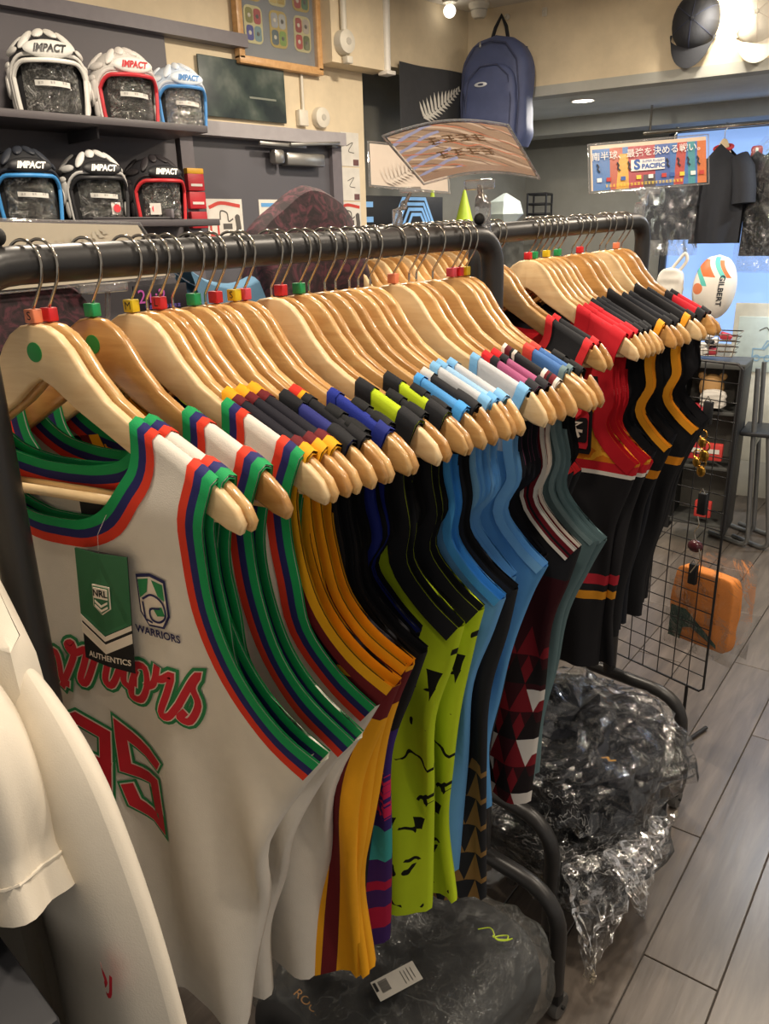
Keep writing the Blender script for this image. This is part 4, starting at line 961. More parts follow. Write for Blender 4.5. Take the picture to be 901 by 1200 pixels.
t = wall_thing('drain_pipe', 'white vertical pipe at the end of the beam', 'pipe', 2.58, 2.07, x=-1.66); MB().tube([(0, 0, 0), (0, 0, .318)], .016, 14).build('pipe', plain('pipe_white', '#dcd8cf', .4), t); MB().rbox((0, 0, .0), (.05, .05, .015), .003).build('collar', plain('pipe_white', '#dcd8cf', .4), t)

# door closer and notices
t = wall_thing('door_closer', 'silver hydraulic closer on the dark door', 'door closer', 2.12, 1.752, x=-1.742); SIL = plain('satin_silver', '#9d9b97', .3, metal=.8)
MB().rbox((.03, .04, -.01), (.045, .19, .045), .008).build('body', SIL, t); MB().rbox((.035, -.09, -.005), (.04, .05, .05), .012).build('end_cap', SIL, t)
MB().rbox((.05, -.07, .035), (.012, .22, .014), .003).build('arm', SIL, t); MB().rbox((.06, .08, .045), (.012, .25, .012), .003, Matrix.Rotation(R(4), 3, 'X')).build('arm', SIL, t); MB().rbox((.02, .20, .055), (.04, .03, .03), .004).build('bracket', SIL, t)
PAP = plain('paper_white', '#d5d1c8', .7); INKD = plain('notice_ink', '#55524e', .7); INKR = plain('notice_red', '#c2443c', .7); INKB = plain('notice_blue', '#5f9bd0', .7)
def notice(label, y, z, w_, h_, kind, x=-1.742, tilt=0):
    t = wall_thing('paper_notice', label, 'notice', y, z, 'notices by the door', x); MB().box((.0015, 0, 0), (.002, w_, h_)).build('sheet', PAP, t, smooth=False)
    fn = lambda a, b: (.0032, a, b)
    if kind == 'map':
        mb = MB(); stroke(mb, [(p.x, p.y) for p in spline([(-w_*.4, h_*.30), (-w_*.1, h_*.4), (w_*.4, h_*.33)], 4)], .012, fn); mb.build('headline', INKR, t)
        mb = MB(); stroke(mb, [(p.x, p.y) for p in spline([(-w_*.15, h_*.0), (-w_*.12, h_*.2), (w_*.05, h_*.15), (w_*.08, -h_*.05), (w_*.2, 0)], 4)], .005, fn); mb.build('drawn_line', INKD, t)
        MB().box((.003, w_*.05, -h_*.18), (.001, w_*.25, h_*.14)).build('drawn_block', INKD, t, smooth=False)
        mb = MB(); stroke(mb, [(-w_*.42, -h_*.4), (-w_*.42, -h_*.08), (-w_*.22, -h_*.08), (-w_*.22, -h_*.4)], .008, fn, closed=True); mb.build('red_box', INKR, t)
        mb = MB(); stroke(mb, [(w_*.34, -h_*.42), (w_*.36, -h_*.2), (w_*.34, h_*.0)], .022, fn); mb.add([(.0033, w_*.34+.011*math.cos(k*.6), h_*.04+.011*math.sin(k*.6)) for k in range(10)], [tuple(range(10))]); mb.build('drawn_figure', INKD, t)
    if kind == 'blue':
        MB().box((.003, 0, h_*.36), (.001, w_*.9, h_*.1)).build('blue_band', INKB, t, smooth=False)
        for k in range(4): MB().box((.003, -w_*.05, h_*(.15-.13*k)), (.001, w_*(.7-.1*(k % 2)), h_*.025)).build('text_line', INKD if k else INKB, t, smooth=False)
    if kind == 'sketch':
        mb = MB(); stroke(mb, [(p.x, p.y) for p in spline([(-w_*.2, h_*.1), (w_*.15, h_*.2), (-w_*.1, -h_*.05), (w_*.2, -h_*.1)], 4)], .003, fn); mb.build('drawn_line', INKD, t); MB().box((.003, w_*.3, -h_*.38), (.001, w_*.3, h_*.18)).build('dark_print', plain('notice_maroon', '#6b4a48', .6), t, smooth=False)
notice('white notice with hand-drawn map on the dark door', 1.80, 1.535, .155, .135, 'map')
notice('white notice with a blue heading on the dark door', 2.06, 1.535, .21, .135, 'blue')
notice('upper white card with a sketch on the beige pillar', 2.445, 1.795, .10, .125, 'sketch', -1.75)
notice('lower white card with a sketch on the beige pillar', 2.445, 1.665, .10, .125, 'sketch', -1.75)
notice('white notice with a drawn figure low on the pillar', 2.43, 1.54, .13, .115, 'map', -1.75)

# silver fern banner and things beside it
def fern(mb, fn, s=1.0, n=13):
    """one-sided feather of leaflets along a curved stem"""
    for i in range(n):
        t_ = i/(n-1); bx, by = .02+.20*t_*s, -.06*s+.11*s*t_**1.3; L = (.075-.045*abs(t_-.35)**.9-.03*t_)*s; a = R(118-55*t_)
        dx, dy = math.cos(a), math.sin(a); px, py = -dy, dx; w_ = .0085*s
        mb.add([fn(bx-px*w_*.8, by-py*w_*.8), fn(bx+dx*L*.6-px*w_*.6, by+dy*L*.6-py*w_*.6), fn(bx+dx*L, by+dy*L), fn(bx+dx*L*.6+px*w_*.7, by+dy*L*.6+py*w_*.7), fn(bx+px*w_*.8, by+py*w_*.8)], [(0, 1, 2, 3, 4)])
        a2 = R(-25+10*t_); dx, dy = math.cos(a2), math.sin(a2); px, py = -dy, dx; L2 = .05*s*(1-t_*.6)
        mb.add([fn(bx-px*w_, by-py*w_), fn(bx+dx*L2, by+dy*L2), fn(bx+px*w_, by+py*w_)], [(0, 1, 2)])
    return mb
fl_ = wall_thing('fern_banner', 'black cloth banner with a silver fern under the beige wall', 'banner', 2.97, 1.95, x=-1.742)
def flagp(a, b, e=0): return Vector((.010+.008*math.sin(a*16)+e, a, b))
MB().grid(lambda u, v: flagp(-.245+.49*u, .19-.40*v), 24, 12).build('cloth', plain('banner_black', '#3a3b3e', .75, bmp=.2, bscale=120), fl_)
fern(MB(), lambda a, b: flagp(a*1.1-.10, b*1.1+.065, .003)).build('silver_fern', plain('fern_silver', '#d9d6cd', .6), fl_)
# ------------------------------------------------------------------ display cards clipped to the rails
ACR = clear(); CARD = plain('card_cream', '#d9cfc2', .6)
def clip_stand(t, base, jaw, up=Vector((0, 0, 1))):
    """clear clamp on the rail, stem with ball joint, jaw holding the card (world coordinates)"""
    b, j = Vector(base), Vector(jaw)
    MB().rbox(b, (.022, .016, .050), .004).build('clamp', ACR, t)
    MB().tube([b+Vector((0, 0, .02)), b.lerp(j, .45), j-Vector((0, 0, .006))], [.006, .005, .004], 10).build('stem', ACR, t)
    MB().ell(b.lerp(j, .5), (.009, .009, .011), 12, 8).build('ball_joint', ACR, t)
    return t
def quadcard(t, TL, TR, BR, BL, paint, name='card_sheet', margin=.04, curve=0, bmat=None):
    TL, TR, BR, BL = map(Vector, (TL, TR, BR, BL)); n = (TR-TL).cross(BL-TL).normalized()
    cam = Vector((.75, 0, 1.47))
    if n.dot(cam-TL) < 0: n = -n
    W_, H_ = (TR-TL).length, (TL-BL).length
    def f(u, v, e=0): return TL.lerp(TR, u).lerp(BL.lerp(BR, u), v)+n*(curve*math.sin(math.pi*u)+e)
    m = margin
    MB().grid(lambda u, v: f(m/2+(1-m)*u, m+(1-2*m)*v), 16, 4, lambda u, v: (u*W_, (1-v)*H_)).build(name, paint, t)
    MB().grid(lambda u, v: f(u, v, .0012), 16, 4).build('clear_sleeve', film('sleeve_clear', gloss=.03, crump=8, strength=.08, alpha=.04, rough=.3), t)
    e = []
    for i in range(16): e.append(f(i/16, 0))
    for i in range(4): e.append(f(1, i/4))
    for i in range(16): e.append(f(1-i/16, 1))
    for i in range(4): e.append(f(0, 1-i/4))
    MB().tube(e, .0016, 6, closed=True).build('sleeve_edge', ACR, t)
    return f, W_, H_
def kpt(p, k, c=Vector((.75, 0, 1.47))): return c+(Vector(p)-c)*k
# centre card, leaning forward, printed face with sleeve glare painted in as pale streaks
t = thing('display_card', 'tilted brown display card in a clear sleeve above the near rack', 'sign', (0, 0, 0))
q = [kpt(p, .9) for p in ((-.182, .984, 1.614), (.0235, 1.028, 1.612), (-.0045, 1.157, 1.5464), (-.210, 1.114, 1.5486))]
PCM = painted('brown_print_glare', '#96816f', [(lambda u, v, n: ((u*14+v*34+n(16)*1.1).fract()).gt(.80), '#bba999'), (lambda u, v, n: ((u*22+v*40+n(22)*1.2).fract()).gt(.86), '#6f5c50'), (lambda u, v, n: u.lt(.075)*((u*16-v*44+n(10)*1.5).fract()).gt(.72), '#8b91b4'), (lambda u, v, n: ((u*11+v*27+n(11)*1.4).fract()).gt(.93), '#b8735a'), (lambda u, v, n: v.lt(.018), '#8d7768')], rough=.35, weave=0, spec=.5, transl=.5)
f, W_, H_ = quadcard(t, *q, PCM, curve=-.014)
GOLD = plain('gold_letters', '#cdb08c', .5)
for i, tx in enumerate((4, 4)): illegible(tx, .022, lambda a, b, i=i: f(.5+(a)/W_, .30+.26*i-b/H_, .0006), GOLD, t, name='printed_line', seed=i+3)
clip_stand(t, (.0, 1.003, 1.487), (q[2]+q[3])/2); jw = MB(); jw.rbox((q[2]+q[3])/2+Vector((0, 0, -.004)), (.048, .012, .014), .003, Matrix.Rotation(R(12), 3, 'Z')); jw.build('jaw', ACR, t)
# right card with the blue and red print
t = thing('display_card', 'blue and red printed display card with white Japanese headline', 'sign', (0, 0, 0))
q = [(-.281, 1.776, 1.652), (-.070, 1.940, 1.664), (-.049, 1.920, 1.558), (-.259, 1.756, 1.546)]
RCM = painted('rugby_print_card', '#3a78bf', [(lambda u, v, n: between(u, .045, .075), '#c4552e'), (lambda u, v, n: between(u-v*.12, .058, .088)*v.lt(.085), '#eeb22c'), (lambda u, v, n: between(u, .088, .150), '#b8293a'), (lambda u, v, n: between(u, .122, .165)*v.lt(.03), '#4a3a44'), (lambda u, v, n: between(u, .150, .185), '#3a62b0'), (lambda u, v, n: between(u-v*.1, .192, .214), '#c5453c'), (lambda u, v, n: between(u, .226, .242), '#3f9aa6'), (lambda u, v, n: u.gt(.247), '#e07a3a'), (lambda u, v, n: v.gt(.101), '#e9cfb4'), (lambda u, v, n: u.lt(.004), '#e9cfb4')], rough=.35, weave=0)
f, W_, H_ = quadcard(t, *q, RCM)
LW = plain('print_white', '#f1eee9', .5); LBL = plain('print_blue', '#2258a8', .5); LY = plain('print_yellow', '#e8c93a', .5)
lettering('南半球、最強を決める戦い。', .0195, lambda a, b: f(.5+a/W_, .27-.05*(a/W_)-b/H_, .0045), LW, t, name='headline', bold=.0001)
def plate(u0, u1, v0, v1, e, mt, nm): mb = MB(); mb.add([f(u0, v0, e), f(u1, v0, e), f(u1, v1, e), f(u0, v1, e)], [(0, 1, 2, 3)]); return mb.build(nm, mt, t, smooth=False)
plate(.355, .635, .40, .63, .0035, LW, 'logo_plate')
lettering('S', .030, lambda a, b: f(.405+a/W_, .515-b/H_, .0045), LBL, t, name='logo_letter', bold=.0012)
lettering('SUPER RUGBY', .0078, lambda a, b: f(.54+a/W_, .45-b/H_, .0045), LBL, t, name='logo_words')
lettering('PACIFIC', .0145, lambda a, b: f(.54+a/W_, .555-b/H_, .0045), LBL, t, name='logo_words', bold=.0005)
for u in (.10, .27, .36, .68, .77, .85, .93):
    mb = MB(); stroke(mb, [(p.x, p.y) for p in spline([(-.002, .009), (.001, .003), (-.001, -.002), (.003, -.008)], 3)], .0034, lambda a, b, u=u: f(u-.02+a/W_, .52-b/H_, .004)); mb.build('printed_player', plain('player_ink', '#222634', .6), t)
for i, u in enumerate((.09, .17, .29, .42, .52, .63, .70, .78, .87, .94)): plate(u-.022, u+.018, .72, .80, .004, (LW, INKR, LBL, LY)[i % 4], 'team_mark')
illegible(22, .0075, lambda a, b: f(.46+a/W_, .89-b/H_, .0045), LY, t, name='foot_line')
clip_stand(t, (-.12, 1.735, 1.495), (Vector(q[2])+Vector(q[3]))/2); jw = MB(); jw.rbox((Vector(q[2])+Vector(q[3]))/2+Vector((0, 0, -.004)), (.055, .012, .014), .003, Matrix.Rotation(R(38), 3, 'Z')); jw.build('jaw', ACR, t)
# pale fern card on the rack behind
t = thing('display_card', 'pale card embossed with a fern on the rack behind', 'sign', (0, 0, 0))
q = [(-.627, 1.405, 1.669), (-.524, 1.564, 1.651), (-.491, 1.532, 1.554), (-.594, 1.373, 1.572)]
f, W_, H_ = quadcard(t, *q, painted('pale_card', '#cdbfb0', rough=.6, weave=0))
fern(MB(), lambda a, b: f(.15+a*2.6, .55-b*5, .003), 1.0).build('fern_print', plain('fern_pale', '#bdb2a6', .6), t)
clip_stand(t, (-.6, 1.47, 1.50), (Vector(q[2])+Vector(q[3]))/2); MB().rbox((Vector(q[2])+Vector(q[3]))/2, (.05, .012, .014), .003, Matrix.Rotation(R(57), 3, 'Z')).build('jaw', ACR, t)
t = thing('display_card', 'large white fern card behind the near end of the rail', 'sign', (0, 0, 0))
q = [(-.60, .42, 1.512), (-.60, .79, 1.500), (-.58, .838, 1.405), (-.58, .42, 1.395)]
f, W_, H_ = quadcard(t, *q, painted('white_fern_card', '#d4cab4', rough=.6, weave=0))
fern(MB(), lambda a, b: f(.42+a*1.6, .42-b*5, .003), 1.0).build('fern_print', plain('fern_pale2', '#c3bba9', .6), t)
MB().rbox((-.575, .69, 1.395), (.012, .09, .016), .003).build('jaw', ACR, t); MB().tube([(-.58, .70, 1.39), (-.595, .70, 1.34)], .005, 8).build('stem', ACR, t)
# small garments seen behind the near rail
def drape(name, label, cat, col, pts, depth, mat=None):
    """folded cloth hung over the rack: outline of its top edge (y, z) swept down"""
    t = thing(name, label, cat, (0, 0, 0)); P = spline([(p[0], p[1]) for p in pts], 5)
    def f(u, v):
        x0 = u*(len(P)-1); i = min(int(x0), len(P)-2); p = P[i].lerp(P[i+1], x0-i)
        return Vector((-.60+.05*math.sin(u*9)*v*.4+.04*math.sin(math.pi*v), p.x, p.y-depth*v))
    m_ = MB().grid(f, 40, 12); m_.grid(lambda u, v: f(u, v)+Vector((-.06-.03*v, 0, -.002)), 40, 12); m_.grid(lambda u, v: f(u, 0)+Vector((-.06*v, 0, .012*math.sin(math.pi*v))), 40, 4)
    m_.build('cloth', mat or plain('drape_'+cat.replace(' ', '_')+col[1:], col, .85, bmp=.3, bscale=80), t); return t
def camo(name, a, b, c):
    m, nt, p = new_mat(name); n = noise(nt, coords(nt), 26, 5, .6, dist=2.5); nt.links.new(ramp(nt, n, [(.40, srgb(a)), (.52, srgb(b)), (.62, srgb(c))]), p.inputs['Base Color']); p.inputs['Roughness'].default_value = .8; return m
CAMO = camo('burgundy_print', '#22171b', '#3a2329', '#552c36')
drape('burgundy_hoodie', 'burgundy patterned hoodie peaking above the rail', 'hoodie', '#4a2a33', [(1.045, 1.35), (1.06, 1.47), (1.13, 1.525), (1.20, 1.560), (1.27, 1.545), (1.32, 1.505), (1.35, 1.42)], .30, CAMO)
drape('burgundy_shirt', 'dark burgundy shirt behind the near end of the rail', 'shirt', '#3a2228', [(.46, 1.36), (.52, 1.398), (.60, 1.400), (.66, 1.385), (.69, 1.31)], .4, CAMO)
drape('blue_towel', 'dusty blue cloth sagging behind the rail', 'cloth', '#587f9c', [(.885, 1.412), (.93, 1.385), (.99, 1.372), (1.05, 1.385), (1.10, 1.410)], .25)
t = thing('neon_card', 'small dark card with pink neon lettering behind the rail', 'sign', (-.575, .80, 1.372)); MB().rbox((0, 0, 0), (.004, .11, .045), .001).build('card_sheet', plain('card_black', '#1e1b24', .5), t)
lettering('21:2', .034, lambda a, b: (.004, a-.02, b+.002), plain('neon_pink', '#c25ab0', .5), t, name='neon_lettering'); illegible(9, .008, lambda a, b: (.004, a, b-.016), plain('neon_violet', '#7a66c8', .5), t, name='neon_lettering')

# ------------------------------------------------------------------ far end: backpack, caps, lamps
NAVY = plain('navy_nylon', '#454f74', .6, bmp=.4, bscale=30); NAVD = plain('navy_piping', '#343b58', .6)
RFA = Matrix.Rotation(FA, 3, 'Z')
t = thing('backpack', 'navy backpack hanging by its loop on the beige bulkhead', 'backpack', far(.195, -.02, 1.815), FA)
def pack(w_, d_, h_, y0, z0, e=.5, seed=2, amp=.006):
    mb = MB()
    def f(u, v):
        a = 2*math.pi*u; zz = v; k = (1-max(0, (zz-.62)/.38)**2.6)**.5 if zz < 1 else 0; kb = min(1, .86+zz*1.2)
        c, s_ = math.cos(a), math.sin(a); x = w_*k*kb*math.copysign(abs(c)**e, c); y = d_*(.35+.65*k)*math.copysign(abs(s_)**e, s_)
        n = mnoise.noise(Vector((x*14, y*14, zz*6+seed)))*amp
        return Vector((x+n, y0+y+n, z0+h_*zz))
    mb.grid(f, 44, 24); mb.grid(lambda u, v: f(u, 0)*(1-v)+Vector((0, y0, z0))*v, 44, 2); return mb
pack(.155, .075, .44, -.085, 0).build('main_body', NAVY, t); pack(.125, .035, .33, -.155, .0, seed=9, amp=.009).build('front_pocket', NAVY, t)
MB().tube([(-.045, -.06, .425), (-.03, -.05, .48), (-.005, -.045, .525), (.02, -.05, .48), (.035, -.06, .425)], .008, 8).build('top_loop', plain('black_webbing', '#1a1b20', .8), t)
MB().tube([(x*1.0, -.168+.03*abs(z-.3)*0, z) for x, z in [(-.128, .05), (-.135, .2), (-.12, .33), (-.07, .395), (.0, .41), (.07, .395), (.12, .33), (.135, .2), (.128, .05)]], .004, 6).build('zip', NAVD, t)
MB().tube([(x, -.185, z) for x, z in [(-.10, .05), (-.105, .18), (-.09, .27), (-.04, .315), (.04, .315), (.09, .27), (.105, .18), (.1, .05)]], .0035, 6).build('pocket_zip', NAVD, t)
MB().ell((-.03, -.194, .245), (.030, .005, .010), 16, 8).build('logo_plate', plain('logo_silver', '#c8ccd2', .4), t); MB().ell((-.028, -.199, .245), (.014, .002, .0045), 12, 6).build('logo_mark', NAVD, t)
MB().rbox((-.045, -.172, .40), (.008, .006, .022), .002).build('zip_pull', SIL, t); MB().rbox((-.128, -.176, .07), (.010, .008, .035), .002).build('zip_pull', SIL, t)
for s_ in (-1, 1): MB().tube([(s_*.09, -.01, .40), (s_*.105, .0, .2), (s_*.10, -.02, .04)], .014, 8).build('shoulder_strap', NAVD, t)
MB().lathe([(.012, 0), (.012, .008), (.004, .012), (.004, .024)], (-.004, .015, .53), 12, Matrix.Rotation(R(90), 3, 'X')).build('wall_hook', WPL, t)
def ballcap(h, z, col, label, tilt, btn, plate=None):
    """cap hung flat on the bulkhead, crown outwards, peak pointing down"""
    t = thing('baseball_cap', label, 'cap', far(h, -.005, z), FA); t.rotation_euler = (0, tilt, FA)
    m_ = plain('cap_'+col[1:], col, .8, bmp=.25, bscale=120); w_, hh = .088, .105
    MB().grid(lambda u, v: Vector((w_*math.cos(2*math.pi*u)*math.cos(v*math.pi/2)*1.0, -.085*math.sin(v*math.pi/2)**.8, hh*math.sin(2*math.pi*u)*math.cos(v*math.pi/2)+.0)), 28, 10).build('crown', m_, t)
    pk = MB(); 
    def f(u, v, e=0): a = math.pi*(1+u); r = .084+.0*v; return Vector((.088*math.cos(a)*(1-.10*v), -.012-.030*math.sin(math.pi*u)-.006*v+e, -.045+.085*math.sin(a)*(.55+v*.85)))
    pk.grid(lambda u, v: f(u, v), 20, 6); pk.grid(lambda u, v: f(u, v, .004), 20, 6); pk.build('peak', m_, t)
    MB().ell((0, -.086, 0), (.008, .004, .008), 10, 6).build('button', m_, t)
    for k in range(6):
        a = R(60*k+30); MB().tube([Vector((w_*math.cos(a)*math.cos(v*math.pi/20), -.0855*math.sin(v*math.pi/20)**.8-.0005, hh*math.sin(a)*math.cos(v*math.pi/20))) for v in range(0, 11)], .0011, 5).build('seam', NAVD if col < '#8' else CARD, t)
    if plate: MB().rbox((.045, -.062, .02), (.022, .004, .05), .003, Matrix.Rotation(R(30), 3, 'Z')).build('hang_tag', ACR, t); MB().ell((-.02, -.074, -.03), (.014, .003, .008), 10, 6).build('badge', plain('badge_orange', '#b9764e', .5), t); MB().ell((-.01, -.074, -.042), (.010, .003, .006), 10, 6).build('badge', plain('badge_blue', '#4f86a8', .5), t)
    return t
ballcap(.985, 2.215, '#2b2d33', 'dark baseball cap hanging on the beige bulkhead', R(6), 0, True)
ballcap(1.215, 2.205, '#dcd6c8', 'cream baseball cap hanging beside the bright spotlight', R(-4), 0)
t = thing('spotlight', 'glaring white spotlight between the hanging caps', 'lamp', far(1.10, -.16, 2.30), FA)
MB().lathe([(.020, .055), (.036, .045), (.040, -.035), (.036, -.040)], (0, 0, 0), 20, Matrix.Rotation(R(-35), 3, 'X'), cap=False).build('lamp_head', WPL, t); MB().tube([(0, 0, .04), (0, .0, .09)], .008, 8).build('stem', WPL, t)
MB().ell((0, .022, -.030), (.032, .032, .014), 16, 8, Matrix.Rotation(R(-35), 3, 'X')).build('lamp_bulb', emit('spot_glow', '#fff4df', 30), t)
lo = lamp('SPOT', 'spotlight_beam', far(1.10, -.15, 2.25), 12, (1, .9, .74), .03, aim=FN*.8+Vector((0, 0, -.5)), spot=120)
t = thing('downlight', 'round recessed downlight in the low grey ceiling', 'lamp', (-1.341, 3.539, 2.02)); MB().lathe([(.052, -.006), (.058, -.003), (.058, .0), (.045, .0)], n=28, cap=False).build('trim_ring', plain('pipe_white', '#dcd8cf', .4), t); MB().lathe([(.001, -.004), (.046, -.004), (.046, -.001)], n=28, cap=False).build('lamp_disc', emit('downlight_glow', '#fff6e6', 9), t)
lamp('AREA', 'downlight_beam', (-1.341, 3.539, 2.010), 9, (1, .93, .82), .09)
t = thing('downlight', 'added out-of-view downlight, cool fill over the far floor', 'lamp', far(1.75, .42, 2.02)); MB().lathe([(.052, -.006), (.058, -.003), (.058, .0), (.045, .0)], n=28, cap=False).build('trim_ring', plain('pipe_white', '#dcd8cf', .4), t); MB().lathe([(.001, -.004), (.046, -.004), (.046, -.001)], n=28, cap=False).build('lamp_disc', emit('downlight_glow', '#fff6e6', 9), t)
lamp('AREA', 'downlight_beam', far(1.75, .42, 2.01), 14, (.86, .93, 1.0), .09)  # added unseen lamp, cools and brightens the floor at far right
t = thing('smoke_detector', 'white smoke detector at the ceiling corner', 'detector', far(.10, -.10, CEIL)); MB().lathe([(.045, 0), (.045, -.012), (.036, -.022), (.032, -.045), (.022, -.055), (.001, -.056)], n=24, cap=False).build('housing', WPL, t); MB().lathe([(.0365, -.024), (.038, -.026), (.0355, -.028)], n=24, cap=False).build('vent_ring', plain('plastic_grey', '#b5b0a4', .5), t)
t = thing('ceiling_camera', 'small white ceiling lamp next to the smoke detector', 'lamp', far(.02, -.22, CEIL)); MB().lathe([(.03, 0), (.03, -.008), (.012, -.012), (.012, -.02)], n=20).build('base', WPL, t); MB().ell((0, 0, -.038), (.026, .026, .026), 18, 10).build('globe', emit('globe_glow', '#fff6e8', 3), t)
t = thing('wall_hook', 'small clear hook on the beige bulkhead', 'hook', far(.36, -.004, 2.34), FA); MB().rbox((0, 0, 0), (.022, .006, .034), .003).build('plate', WPL, t); MB().tube([(0, -.004, -.008), (0, -.018, -.012), (0, -.02, .0)], .003, 8).build('prong', WPL, t)

# ------------------------------------------------------------------ clothes in front of the far window
rl = thing('wall_rail', 'chrome rail of dark clothes before the far window', 'clothes rail', far(1.2, .62, 1.90), FA); MB().tube([(-.55, 0, 0), (1.0, 0, 0)], .010, 10).build('rail_bar', CHROME, rl)
for s_ in (-.52, .97): MB().tube([(s_, 0, 0), (s_, 0, .12)], .006, 8).build('drop_rod', CHROME, rl)
def dark_top(h, z, w_, ln, rz, label, col, bag=False, collar=None, sleeve=True, n_=.62):
    t = thing('hanging_shirt', label, 'shirt', far(h, n_, z), FA+rz); m_ = plain('top_'+col[1:], col, .8, bmp=.3, bscale=70)
    mb = MB()
    for sd in (-1, 1): mb.grid(lambda u, v, sd=sd: Vector(((u-.5)*2*w_*(.62+.38*min(1, v*6+.15)), sd*(.012+.02*math.sin(math.pi*u))+.012*math.sin(u*14+v*3)*v, -.075-.075*abs(u-.5)*2*(1-v)-ln*v)), 20, 16)
    mb.build('body', m_, t)
    if sleeve:
        for s_ in (-1, 1): MB().tube([(s_*w_*.62, 0, -.135), (s_*w_*.85, -.005, -.19), (s_*w_*.98, -.01, -.27), (s_*w_*1.02, -.012, -.34)], [.04, .05, .052, .052], 12).build('sleeve', m_, t)
    if collar: MB().tube([(.042*math.cos(R(a)), .02*math.sin(R(a)), -.092+.012*math.sin(R(a))) for a in range(0, 360, 20)], .008, 8, closed=True).build('collar', plain('collar_'+collar[1:], collar, .7), t)
    if bag:
        mb = MB()
        for sd in (-1, 1): mb.grid(lambda u, v, sd=sd: Vector(((u-.5)*2*w_*1.12*(.5+.5*min(1, v*6+.1)), sd*(.03+.03*math.sin(math.pi*u))+mnoise.noise(Vector((u*9, v*12, sd*3+h)))*.02, -.06-(ln+.09)*v)), 26, 26)
        mb.build('garment_bag', FILMS, t)
    MB().prism([(a*w_/.23*.9, b) for a, b in outline(TOP)], -.006, .006, .002).build('hanger_body', WOODS[0], t); MB().tube([(0, 0, -.055), (0, 0, -.02), (.014, 0, -.005), (.012, 0, .012), (0, 0, .014)], .002, 6).build('hook', CHROME, t)
    return t
dark_top(1.025, 1.90, .125, .44, R(-14), 'black tee on a pale hanger before the blue window', '#1d1e24', False, '#c23a3a')
dark_top(1.30, 1.90, .16, .50, R(-10), 'bagged black jacket at the right edge before the window', '#17181c', True)
dark_top(.80, 1.90, .13, .42, R(-6), 'bagged black top hanging left of the black tee', '#22252b', True, None, False, .62)
t = thing('red_trim_top', 'red and white striped top squeezed beside the black tee', 'shirt', far(1.165, .66, 1.80), FA); MB().rbox((0, 0, -.20), (.05, .03, .42), .012).build('body', plain('stripe_red', '#b0262e', .7), t); MB().rbox((.002, -.012, -.20), (.012, .012, .40), .004).build('white_stripe', PC, t)

# rugby ball, basket and stand below
t = thing('rugby_ball', 'white rugby ball with orange and teal swirls, standing upright', 'ball', far(1.095, .30, 1.060), FA); t.rotation_euler = (0, R(4), FA)
def ballm():
    m, nt, p = new_mat('ball_print'); tc = nt.nodes.new('ShaderNodeTexCoord'); sp = nt.nodes.new('ShaderNodeSeparateXYZ'); nt.links.new(tc.outputs['Object'], sp.inputs[0])
    x, z = X(nt, sp.outputs[0]), X(nt, sp.outputs[2]); col = srgb('#e8e2d8')
    d1 = ((x+.010)*(x+.010)*30 + (z-.235)*(z-.235)*8)
    sw = (x*26 + z*0 + ((z-.2)*22).sin()*.9)
    col = mix(nt, between(z, .19, .262)*between(sw, -1.3, .1)*z.gt(.14), col, srgb('#dd7038')); col = mix(nt, between(z, .150, .27)*between(sw, -1.95, -1.3), col, srgb('#5fbfb4')); col = mix(nt, between(z, .19, .275)*between(sw, .7, 1.25), col, srgb('#5fbfb4')); col = mix(nt, between(z, .19, .262)*between(sw, 1.25, 1.7), col, srgb('#dd7038'))
    col = mix(nt, ((x+.06)*(x+.06)+(z-.135)*(z-.135)).lt(.0006), col, srgb('#dd8055'))
    nt.links.new(col, p.inputs['Base Color']); p.inputs['Roughness'].default_value = .5; bump(nt, p, noise(nt, tc.outputs['Object'], 260, 1), .4, .002); return m
bp_ = lambda z: .094*math.sqrt(max(0, 1-((z-.14)/.143)**2))**.92
MB().lathe([(max(.001, bp_(z/1000)), z/1000) for z in range(-3, 284, 11)], n=32, cap=True).build('ball_skin', ballm(), t)
def bl(a, b): z = .135+a; return (.040+b*.8, -math.sqrt(max(.0001, (bp_(z)+.002)**2-(.040+b)**2))-.001, z)
lettering('GILBERT', .036, lambda a, b: bl(-a, b), plain('ball_ink', '#20242c', .5), t, name='ball_lettering', bold=.0008)
t = thing('white_tote', 'white bag with looped handle beside the rugby ball', 'bag', far(.915, .27, 1.13), FA); pack(.06, .03, .16, 0, 0, seed=5).build('bag_body', plain('tote_white', '#d9d4ca', .8), t)
MB().tube(spline([(.0, 0, .15), (.03, 0, .19), (.055, 0, .22), (.065, 0, .19), (.04, 0, .15), (.02, 0, .13)], 4), .008, 8).build('handle', plain('tote_white', '#d9d4ca', .8), t)
bk = thing('wire_basket', 'chrome wire basket of small white goods below the ball', 'basket', far(1.135, .22, .90), FA)
for k in range(5):
    z = .015+.024*k; a, b = .10+.004*k, .07+.003*k; MB().tube([(-a, -b, z), (a, -b, z), (a, b, z), (-a, b, z)], .0028, 6, closed=True).build('wire', CHROME, bk)
for k in range(7):
    x = -.10+.0333*k; MB().tube([(x, -.07, .012), (x*1.15, -.083, .115)], .0022, 6).build('wire', CHROME, bk)
rs = random.Random(4)
for k in range(9):
    c = ['#d8d4cd', '#22242a', '#cfc9c2', '#b33a44', '#2a2c33'][k % 5]
    o = MB().rbox((0, 0, 0), (.05, .035, .028), .006).build('small_packet', plain('packet_%d' % (k % 5), c, .5)); o.location = far(1.135+rs.uniform(-.06, .06), .22+rs.uniform(-.035, .035), .925+.022*(k % 4)); o.rotation_euler = (rs.uniform(-.5, .5), rs.uniform(-.5, .5), rs.uniform(0, 3)); tag(o, ['pale', 'black', 'off-white', 'red', 'charcoal'][k % 5]+' small packet in the wire basket'+('' if k < 5 else ', lower one'), 'packet', 'packets in the wire basket')
